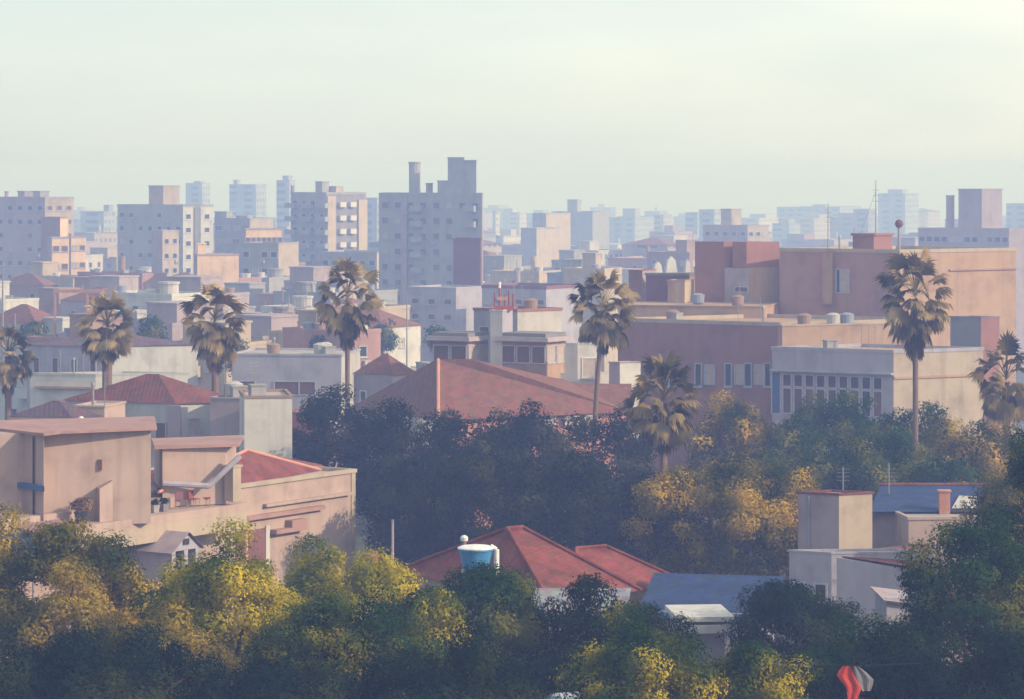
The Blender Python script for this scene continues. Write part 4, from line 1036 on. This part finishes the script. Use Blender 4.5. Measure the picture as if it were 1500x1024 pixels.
# balcony tower
bt_ = block('balcony_tower', 'apartment tower with grey balcony side and cream striped sunny side', 'apartment tower', 426, 478, 536, 285, 700, 42, 'grey', 'dgrey', parapet=.5, trim='grey',
            lwin=(4, 9, 1.4, 1.2, 'glass', 'frame_lilac', 3.0), lbal=((.06, .5, .94), 9, 3.0, 'grey'), pents=((462, 482, 267, 'grey', 'penthouse'), (482, 503, 274, 'sand', 'penthouse'), (426, 432, 272, 'grey', 'chimney')))
rt = bt_['root']; dR = bt_['dR']; rn = Vector((math.cos(bt_['b']), -math.sin(bt_['b'])))
for (f0, f1, mt) in ((0, .2, 'cream'), (.78, 1.0, 'cream')):
    a0, a1 = dR * (bt_['M'] * f0), dR * (bt_['M'] * f1)
    MB().prism([a0 + rn * .5, a1 + rn * .5, a1 + rn * .004, a0 + rn * .004], 4, bt_['H'] - (1.2 if f0 else .4)).build('pilaster', M[mt], rt)
for f in (.36, .62):
    for j in range(9):
        p = dR * (bt_['M'] * f); link('balcony', bal_mesh(1.9, .9, 'white'), rt, (p.x, p.y, bt_['H'] - 2.7 - 3 * j), math.pi / 2 - bt_['b'])
lb = block('grey_podium_block', 'grey low block at the foot of the balcony tower', 'building', 470, 552, 562, 372, 640, 20, 'grey', 'cream', depth=12, parapet=.4, lwin=(6, 3, 1.4, 1.1, 'glass', 'frame_lilac'))
# square penthouse block
sq = block('square_penthouse_block', 'grey slab with a square two tone penthouse and white striped right side', 'apartment block', 172, 268, 312, 303, 700, 28, 'grey', 'white', b=62, parapet=.5, lwin=(7, 8, 1.3, 1.1, 'glass', 'frame_lilac', 3.0, .35), pents=((218, 263, 273, 'sand', 'penthouse'),))
rt = sq['root']; dR = sq['dR']
rn = Vector((math.cos(sq['b']), -math.sin(sq['b'])))
a0, a1 = dR * (sq['M'] * .38), dR * (sq['M'] * .58)
MB().prism([a0 + rn * .3, a1 + rn * .3, a1 + rn * .004, a0 + rn * .004], 4, sq['H'] - .1).build('dark_gap_strip', M['dgrey'], rt)  # raised dark grey strip stands for the shade of a gap
for j in range(8):
    for f in (.18, .8):
        p = dR * (sq['M'] * f); window(rt, 'window', 1.3, 1.2, 'glass', 'frame_white', True, (p.x, p.y, sq['H'] - 2.2 - 3 * j), math.pi / 2 - sq['b'])
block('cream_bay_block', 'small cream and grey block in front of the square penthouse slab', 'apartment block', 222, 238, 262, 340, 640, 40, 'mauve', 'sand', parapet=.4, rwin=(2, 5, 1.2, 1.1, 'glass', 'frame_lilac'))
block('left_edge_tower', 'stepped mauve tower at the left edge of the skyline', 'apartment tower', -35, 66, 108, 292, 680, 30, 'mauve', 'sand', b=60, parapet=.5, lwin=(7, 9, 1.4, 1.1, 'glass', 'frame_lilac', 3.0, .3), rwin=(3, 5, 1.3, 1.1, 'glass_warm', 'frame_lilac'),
      pents=((26, 48, 281, 'mauve', 'penthouse'), (7, 13, 280, 'mauve', 'chimney'), (48, 72, 281, 'grey', 'penthouse')))
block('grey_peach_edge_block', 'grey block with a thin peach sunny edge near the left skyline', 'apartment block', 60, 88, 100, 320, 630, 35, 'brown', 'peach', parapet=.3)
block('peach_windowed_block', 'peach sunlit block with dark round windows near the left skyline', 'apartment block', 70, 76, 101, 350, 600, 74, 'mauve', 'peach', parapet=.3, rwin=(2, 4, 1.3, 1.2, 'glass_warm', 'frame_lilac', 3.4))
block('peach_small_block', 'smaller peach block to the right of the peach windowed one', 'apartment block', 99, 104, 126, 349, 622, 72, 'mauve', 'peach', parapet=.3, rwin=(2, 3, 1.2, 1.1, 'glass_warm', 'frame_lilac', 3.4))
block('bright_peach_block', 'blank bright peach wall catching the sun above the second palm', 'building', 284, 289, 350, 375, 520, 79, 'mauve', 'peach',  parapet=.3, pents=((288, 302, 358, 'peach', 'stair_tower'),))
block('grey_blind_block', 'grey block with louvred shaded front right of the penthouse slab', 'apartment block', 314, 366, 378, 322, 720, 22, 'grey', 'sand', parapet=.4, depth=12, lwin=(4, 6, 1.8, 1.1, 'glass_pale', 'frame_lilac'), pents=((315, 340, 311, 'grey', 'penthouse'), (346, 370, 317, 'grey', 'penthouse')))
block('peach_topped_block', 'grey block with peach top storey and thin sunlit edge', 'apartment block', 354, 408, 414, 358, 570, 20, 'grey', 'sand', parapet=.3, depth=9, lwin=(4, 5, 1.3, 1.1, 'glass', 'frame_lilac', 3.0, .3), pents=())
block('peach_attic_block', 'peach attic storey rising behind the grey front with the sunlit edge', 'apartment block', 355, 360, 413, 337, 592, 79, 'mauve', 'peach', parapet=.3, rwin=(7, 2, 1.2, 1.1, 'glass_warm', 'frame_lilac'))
# right skyline
cr = block('cream_stepped_block', 'stepped cream block with a square tower behind the twin turrets', 'apartment block', 1030, 1095, 1126, 332, 800, 30, 'mauve', 'sand', b=60, parapet=.4, lwin=(5, 5, 1.4, 1.1, 'glass', 'frame_lilac', 3.0, .2), rwin=(3, 5, 1.3, 1.1, 'glass', 'frame_lilac'), pents=((1056, 1086, 307, 'sand', 'penthouse'),))
gi = block('grey_institute', 'broad grey building with a massive square tower and slim stack at right', 'building', 1345, 1478, 1520, 338, 650, 24, 'mauve', 'mauve', b=66, parapet=.5, lwin=(12, 3, 1.3, 1.2, 'glass', 'frame_lilac', 3.2, .1), pents=((1404, 1468, 278, 'mauve', 'square_tower'), (1386, 1398, 286, 'mauve', 'rooftop_stack')))
ct = block('striped_pair_block', 'grey block with two cream sunlit strips right of the tall tower', 'apartment block', 763, 786, 798, 336, 920, 32, 'grey', 'cream', parapet=.4, depth=13)
ct2 = block('strip_sided_block', 'taller grey block with one cream sunlit strip, second right of the tall tower', 'apartment block', 780, 800, 812, 314, 980, 34, 'grey', 'cream', parapet=.4, depth=14)
block('grey_knob_block', 'wide pale grey block with a square knob on top', 'apartment block', 808, 868, 877, 312, 1150, 24, 'grey', 'grey', parapet=.5, depth=16, pents=((831, 852, 293, 'grey', 'penthouse'),))
wc = block('white_twin_gable', 'bright white twin gabled front seen over the maroon block', 'church', 950, 955, 1012, 403, 420, 70, 'white', 'white', parapet=.2)
rt = wc['root']; H = wc['H']; dR = wc['dR']
rn = Vector((math.cos(wc['b']), -math.sin(wc['b'])))
for f0, f1, hh in ((.05, .28, 1.6), (.36, .66, 2.3), (.86, .99, 1.9)):
    a0, a1 = dR * (wc['M'] * f0), dR * (wc['M'] * f1); mid = (a0 + a1) / 2; bk = Vector((-rn.x, -rn.y)) * .6
    g_ = MB()
    prof = [(a0, 0), (a0.lerp(mid, .35), hh * .75), (mid, hh), (a1.lerp(mid, .35), hh * .75), (a1, 0)]
    front = [(p.x, p.y, H + .2 + h) for p, h in prof]; back = [(p.x + bk.x, p.y + bk.y, H + .2 + h) for p, h in prof]
    g_.poly(front).poly(back[::-1])
    for i in range(len(front)): j = (i + 1) % len(front); g_.poly([front[j], front[i], back[i], back[j]])
    g_.build('gable', M['white'], rt)

# far pale towers
def far(label, xl, xc, xr, yt, Y, a, fm, pents=(), depth=None, cat='apartment tower'):
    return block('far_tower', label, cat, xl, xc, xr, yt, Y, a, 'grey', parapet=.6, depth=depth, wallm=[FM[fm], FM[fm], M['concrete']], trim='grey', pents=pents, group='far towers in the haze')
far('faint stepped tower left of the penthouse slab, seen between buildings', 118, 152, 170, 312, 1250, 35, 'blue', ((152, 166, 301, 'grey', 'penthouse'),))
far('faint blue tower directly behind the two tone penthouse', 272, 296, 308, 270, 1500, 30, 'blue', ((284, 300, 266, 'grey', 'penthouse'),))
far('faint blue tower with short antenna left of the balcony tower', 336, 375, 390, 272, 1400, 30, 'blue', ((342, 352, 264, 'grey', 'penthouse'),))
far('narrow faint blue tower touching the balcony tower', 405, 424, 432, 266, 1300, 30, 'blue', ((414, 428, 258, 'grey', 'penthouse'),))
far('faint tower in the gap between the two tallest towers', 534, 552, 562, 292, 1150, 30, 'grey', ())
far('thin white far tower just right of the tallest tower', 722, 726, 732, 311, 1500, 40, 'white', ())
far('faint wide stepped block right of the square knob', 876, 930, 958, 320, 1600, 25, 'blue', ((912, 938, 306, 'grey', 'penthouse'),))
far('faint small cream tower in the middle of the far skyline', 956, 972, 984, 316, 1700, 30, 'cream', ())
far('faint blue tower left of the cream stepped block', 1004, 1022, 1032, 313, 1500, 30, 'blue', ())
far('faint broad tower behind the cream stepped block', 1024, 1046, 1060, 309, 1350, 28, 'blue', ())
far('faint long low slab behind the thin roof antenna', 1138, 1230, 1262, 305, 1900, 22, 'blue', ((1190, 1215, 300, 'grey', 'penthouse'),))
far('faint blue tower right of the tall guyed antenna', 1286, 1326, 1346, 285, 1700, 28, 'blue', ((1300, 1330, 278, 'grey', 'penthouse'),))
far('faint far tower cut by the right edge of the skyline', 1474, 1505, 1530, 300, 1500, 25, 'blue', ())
far('faint grey tower between the far slab and the guyed antenna', 1250, 1272, 1284, 308, 1500, 28, 'grey', ())

# ------------------------------------------------------------------ jumbled town between
LM = [(10, 'the left edge tower'), (90, 'the peach windowed block'), (150, 'the villa palms'), (220, 'the square penthouse slab'), (318, 'the bright peach wall'), (385, 'the peach topped block'),
      (478, 'the balcony tower'), (560, 'the tall stack tower'), (640, 'the twin penthouses'), (690, 'the maroon stair tower'), (750, 'the lilac wing'), (795, 'the striped pair'), (845, 'the square knob block'),
      (920, 'the leaning palm crown'), (985, 'the white gables'), (1080, 'the twin turrets'), (1160, 'the thin roof antenna'), (1225, 'the brick stair tower'), (1290, 'the guyed antenna'), (1370, 'the slim stack'), (1435, 'the square grey tower'), (1490, 'the right edge')]
used = set()
rg = random.Random(77)
def filler(Y, px, wpx, ytop, near):
    U = Y / F; w = wpx * U
    cx = X(px, Y)
    r = w * .62
    for (fx, fy, fr_) in FOOT:
        if (fx - cx) ** 2 + (fy - (Y + w * .4)) ** 2 < (fr_ * .8 + r) ** 2: return False
    lm = min(LM, key=lambda t: abs(t[0] - px))
    dx = px - lm[0]
    dist = 'near' if Y < 480 else 'mid' if Y < 820 else 'far'
    for _ in range(60):
        colr = rg.choice(['grey', 'cream', 'white', 'sand', 'mauve', 'blue', 'brick', 'brown'] + (['white', 'cream', 'mauve', 'grey'] if Y < 620 else []))
        top = rg.choice(['flat', 'hut', 'tank', 'stack', 'step', 'hut', 'step', 'tiled'])
        size = 'tall' if (HOR + 0 - ytop) / 1 > -70 else ('broad' if wpx * U > 17 else 'narrow' if wpx * U < 11 else 'plain')
        rel = 'left of' if dx < -14 else 'right of' if dx > 14 else 'in line with'
        key = (colr, top, dist, rel, lm[1], size)
        if key not in used: used.add(key); break
    else: return False
    cw = dict(grey='grey', cream='cream', white='white', sand='sandy', mauve='mauve', blue='bluish', brick='reddish', brown='brown')[colr]
    tw = dict(flat='flat roof', hut='rooftop hut', tank='round roof tank', stack='thin roof stack', tiled='tiled roof', step='stepped top')[top]
    dw = dict(near='nearer', mid='hazy', far='faint')[dist]
    label = f'{dw} {size} {cw} building with {tw}, {rel} {lm[1]}'
    a = rg.uniform(24, 46)
    xl, xc, xr = px - wpx / 2, px + wpx * rg.uniform(-.05, .3), px + wpx / 2
    pm = 'grey' if colr in ('grey', 'blue') else 'sand' if colr in ('cream', 'sand') else 'offwhite' if colr == 'white' else 'mauve' if colr == 'mauve' else 'brown'
    pn = ()
    c = px + wpx * rg.uniform(-.15, .15)
    if top == 'hut': pn = ((c - wpx * .16, c + wpx * .16, ytop - 2.8 / U, pm, 'stair_tower'),)
    if top == 'tank': pn = ((c - 1.3 / U, c + 1.3 / U, ytop - 2.0 / U, pm, 'water_tank'),)
    if top == 'stack': pn = ((c - .5 / U, c + .5 / U, ytop - 3.2 / U, pm, 'chimney'),)
    if top == 'step': pn = ((c - wpx * .3, c + wpx * .28, ytop - 2.6 / U, pm, 'penthouse'),)
    storeys = 6
    mw = {'grey': 'grey', 'cream': 'cream', 'white': 'white', 'sand': 'sand', 'mauve': 'mauve', 'blue': 'bluegrey', 'brick': 'pinkdeep', 'brown': 'brown'}[colr]
    kw = {}
    if Y < 820:
        nl = max(1, int(w * .7 / 3)); nr = max(1, int(w * .6 / 3.4))
        rows = 3 if Y < 480 else 5
        pane = rg.choice(['glass', 'glass', 'glass_warm', 'glass_pale'])
        kw = dict(lwin=(nl, rows, rg.choice([1.1, 1.3, 1.7]), 1.2, pane, 'frame_lilac', 3.0, .15), rwin=(nr, rows, 1.2, 1.2, pane, 'frame_lilac', 3.0, .2))
        wm = None
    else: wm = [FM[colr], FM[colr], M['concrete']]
    if Y < 600 and top != 'tiled':
        for q in range(rg.randint(1, 3)):
            c2 = px + wpx * rg.uniform(-.35, .35)
            pn = pn + ((c2 - .6 / U, c2 + .6 / U, ytop - rg.uniform(1.0, 1.6) / U, rg.choice(['white', 'bluegrey', 'brown']), 'water_tank') if rg.random() < .6 else (c2 - .07 / U, c2 + .07 / U, ytop - rg.uniform(2, 3.5) / U, 'metal', 'finial'),)
        if rg.random() < .6: kw['lbal'] = ((.5,), 2, 2.4, mw)
    Bk = block('town_building', label, 'building', xl, xc, xr, ytop, Y, a, mw, parapet=.4, wallm=wm, roof='tile_brown' if top == 'tiled' else None, roofh=2.0, pents=pn, group='buildings of the hazy town', **kw)
    if Y < 650 and top != 'tiled': clutter(Bk, rg.randint(1, 4), int(px * 3 + Y))
    return True
def row(Y0, Y1, x0, x1, n, yt0, yt1, wm0, wm1, tries=14):
    done = 0
    for i in range(n):
        for _ in range(tries):
            Y = rg.uniform(Y0, Y1); px = x0 + (x1 - x0) * (i + rg.random()) / n
            wpx = rg.uniform(wm0, wm1) * F / Y
            if filler(Y, px, wpx, rg.uniform(yt0, yt1), Y < 480): done += 1; break
    return done
cnt = 0
cnt += row(320, 400, -10, 560, 15, 470, 512, 8, 14)
cnt += row(410, 500, -10, 600, 16, 430, 475, 9, 15)
cnt += row(500, 600, -10, 560, 14, 402, 440, 9, 16)
cnt += row(640, 820, -10, 1000, 22, 372, 415, 10, 18)
cnt += row(520, 640, 715, 935, 8, 395, 425, 9, 15)
cnt += row(840, 1100, -10, 1400, 26, 352, 388, 12, 20)
cnt += row(1100, 1500, -10, 1500, 30, 330, 362, 13, 22)
cnt += row(1500, 2100, -10, 1500, 36, 312, 345, 14, 26)
cnt += row(2100, 2800, -10, 1500, 34, 302, 330, 16, 30)
print('fillers', cnt)
# ledge frame, poles on the left
o = thing('rooftop_pergola', 'reddish brown open frame on a roof above the left palms', 'pergola', (X(78, 330), 330, 0), 0)
zz = Z(424, 330); wq_ = 90 / F * 330
MB().box(0, wq_, 0, .35, zz - .35, zz).build('beam', M['pinkdeep'], o)
for t in (0.15, wq_ * .55, wq_ - .15): MB().box(t - .12, t + .12, .05, .3, Z(500, 330), zz - .354).build('post', M['pinkdeep'], o)
MB().box(.4, wq_ - .4, .4, 5.5, G(335) - .3, Z(488, 330)).build('wall', M['lilac'], o)
mast('white slim pole at the left edge of the picture', 4, 560, 390, 300, 'slim_pole', r=.1)
mast('reddish thin pole in front of the lilac slab block', 596, 570, 428, 300, 'slim_pole', r=.07)
# small trees among the houses beyond
for k, (px, yt, w, Y) in enumerate(((222, 468, 40, 330), (345, 500, 46, 310), (470, 492, 40, 330), (640, 478, 36, 350), (560, 470, 44, 370), (48, 470, 36, 350), (430, 455, 40, 400))):
    tree(('small dark tree between pale houses left of the second palm', 'small round tree below the bright peach wall', 'small tree just left of the slim palm crown', 'small tree at the foot of the lilac slab block', 'small tree right of the slim palm crown', 'small tree beside the left edge houses', 'small far tree under the peach topped block')[k], px, yt, w, Y, 'leaf_green', 90 + k, Rb=.9, leafpx=4, dens=7, group='small town trees')

# ------------------------------------------------------------------ haze
hz_ = MB().box(-2650, 2650, -420, 9300, -72, 9.0)
m = bpy.data.materials.new('haze_air'); m.use_nodes = True; nt = m.node_tree
nt.nodes.remove(nt.nodes['Principled BSDF'])
pv = nt.nodes.new('ShaderNodeVolumePrincipled')
pv.inputs['Density'].default_value = 0.00122
pv.inputs['Color'].default_value = (.34, .465, 1.0, 1)
pv.inputs['Absorption Color'].default_value = (.86, .96, 1, 1)
pv.inputs['Anisotropy'].default_value = 0.1
nt.links.new(pv.outputs[0], nt.nodes['Material Output'].inputs['Volume'])
o = hz_.build('haze', m); o['kind'] = 'stuff'

# ------------------------------------------------------------------ light
AZ, EL = 111.0, 26.0
VEIL = ((.65, .755, .785), (.87, .93, .905), (1.12, 1.12, 1.0)); VEIL_S = 5.8
w = bpy.data.worlds.new('World'); sc.world = w; w.use_nodes = True
nt = w.node_tree; bg = nt.nodes['Background']
sky = nt.nodes.new('ShaderNodeTexSky'); sky.sky_type = 'NISHITA'; sky.sun_disc = False
sky.sun_elevation = R(EL); sky.sun_rotation = R(AZ); sky.air_density = 1.0; sky.dust_density = 1.0; sky.ozone_density = 1.0
tcw = nt.nodes.new('ShaderNodeTexCoord')
mpw = nt.nodes.new('ShaderNodeMapping'); mpw.inputs['Scale'].default_value = (3, 3, 14); nt.links.new(tcw.outputs['Generated'], mpw.inputs['Vector'])
nw_ = nt.nodes.new('ShaderNodeTexNoise'); nw_.inputs['Scale'].default_value = 2.2; nw_.inputs['Detail'].default_value = 5; nt.links.new(mpw.outputs[0], nw_.inputs['Vector'])
# thin high cloud veil, thicker and brighter towards the sun side
dp = nt.nodes.new('ShaderNodeVectorMath'); dp.operation = 'DOT_PRODUCT'; dp.inputs[1].default_value = (.93, .0, .37); nt.links.new(tcw.outputs['Generated'], dp.inputs[0])
ad = nt.nodes.new('ShaderNodeMath'); ad.operation = 'MULTIPLY_ADD'; ad.inputs[1].default_value = .42; nt.links.new(nw_.outputs['Fac'], ad.inputs[0]); nt.links.new(dp.outputs['Value'], ad.inputs[2])
vr = ramp(nt, [(0.0, VEIL[0]), (0.26, VEIL[1]), (0.45, VEIL[2])]); nt.links.new(ad.outputs[0], vr.inputs['Fac'])
vs = nt.nodes.new('ShaderNodeVectorMath'); vs.operation = 'SCALE'; vs.inputs['Scale'].default_value = VEIL_S; nt.links.new(vr.outputs[0], vs.inputs[0])
mxw = nt.nodes.new('ShaderNodeMixRGB'); mxw.inputs['Fac'].default_value = .72; nt.links.new(sky.outputs[0], mxw.inputs[1]); nt.links.new(vs.outputs[0], mxw.inputs[2])
nt.links.new(mxw.outputs[0], bg.inputs['Color']); bg.inputs['Strength'].default_value = 0.12
S = Vector((math.sin(R(AZ)) * math.cos(R(EL)), math.cos(R(AZ)) * math.cos(R(EL)), math.sin(R(EL))))
sl = bpy.data.lights.new('sun', 'SUN'); sl.energy = 2.8; sl.angle = R(.5); sl.color = (1.0, .81, .60)
so = bpy.data.objects.new('sun', sl); COL.objects.link(so); so.rotation_euler = S.to_track_quat('Z', 'Y').to_euler(); so.location = (60, 100, 40)

# ------------------------------------------------------------------ camera
cam = bpy.data.cameras.new('camera'); cam.sensor_width = 36; cam.lens = 36 * F / W0
cam.shift_y = -(H0 / 2 - HOR) / W0; cam.clip_start = 1; cam.clip_end = 30000
co = bpy.data.objects.new('camera', cam); COL.objects.link(co); co.rotation_euler = (R(90), 0, 0); sc.camera = co

sc.view_settings.view_transform = 'Standard'; sc.view_settings.look = 'None'; sc.view_settings.exposure = 0.6; sc.view_settings.gamma = 1
sc.render.engine = 'CYCLES'
cy = sc.cycles
cy.use_denoising = True
try: cy.denoiser = 'OPENIMAGEDENOISE'
except Exception: pass
cy.max_bounces = 5; cy.diffuse_bounces = 2; cy.glossy_bounces = 1; cy.transmission_bounces = 2; cy.volume_bounces = 2; cy.transparent_max_bounces = 4
cy.use_adaptive_sampling = False
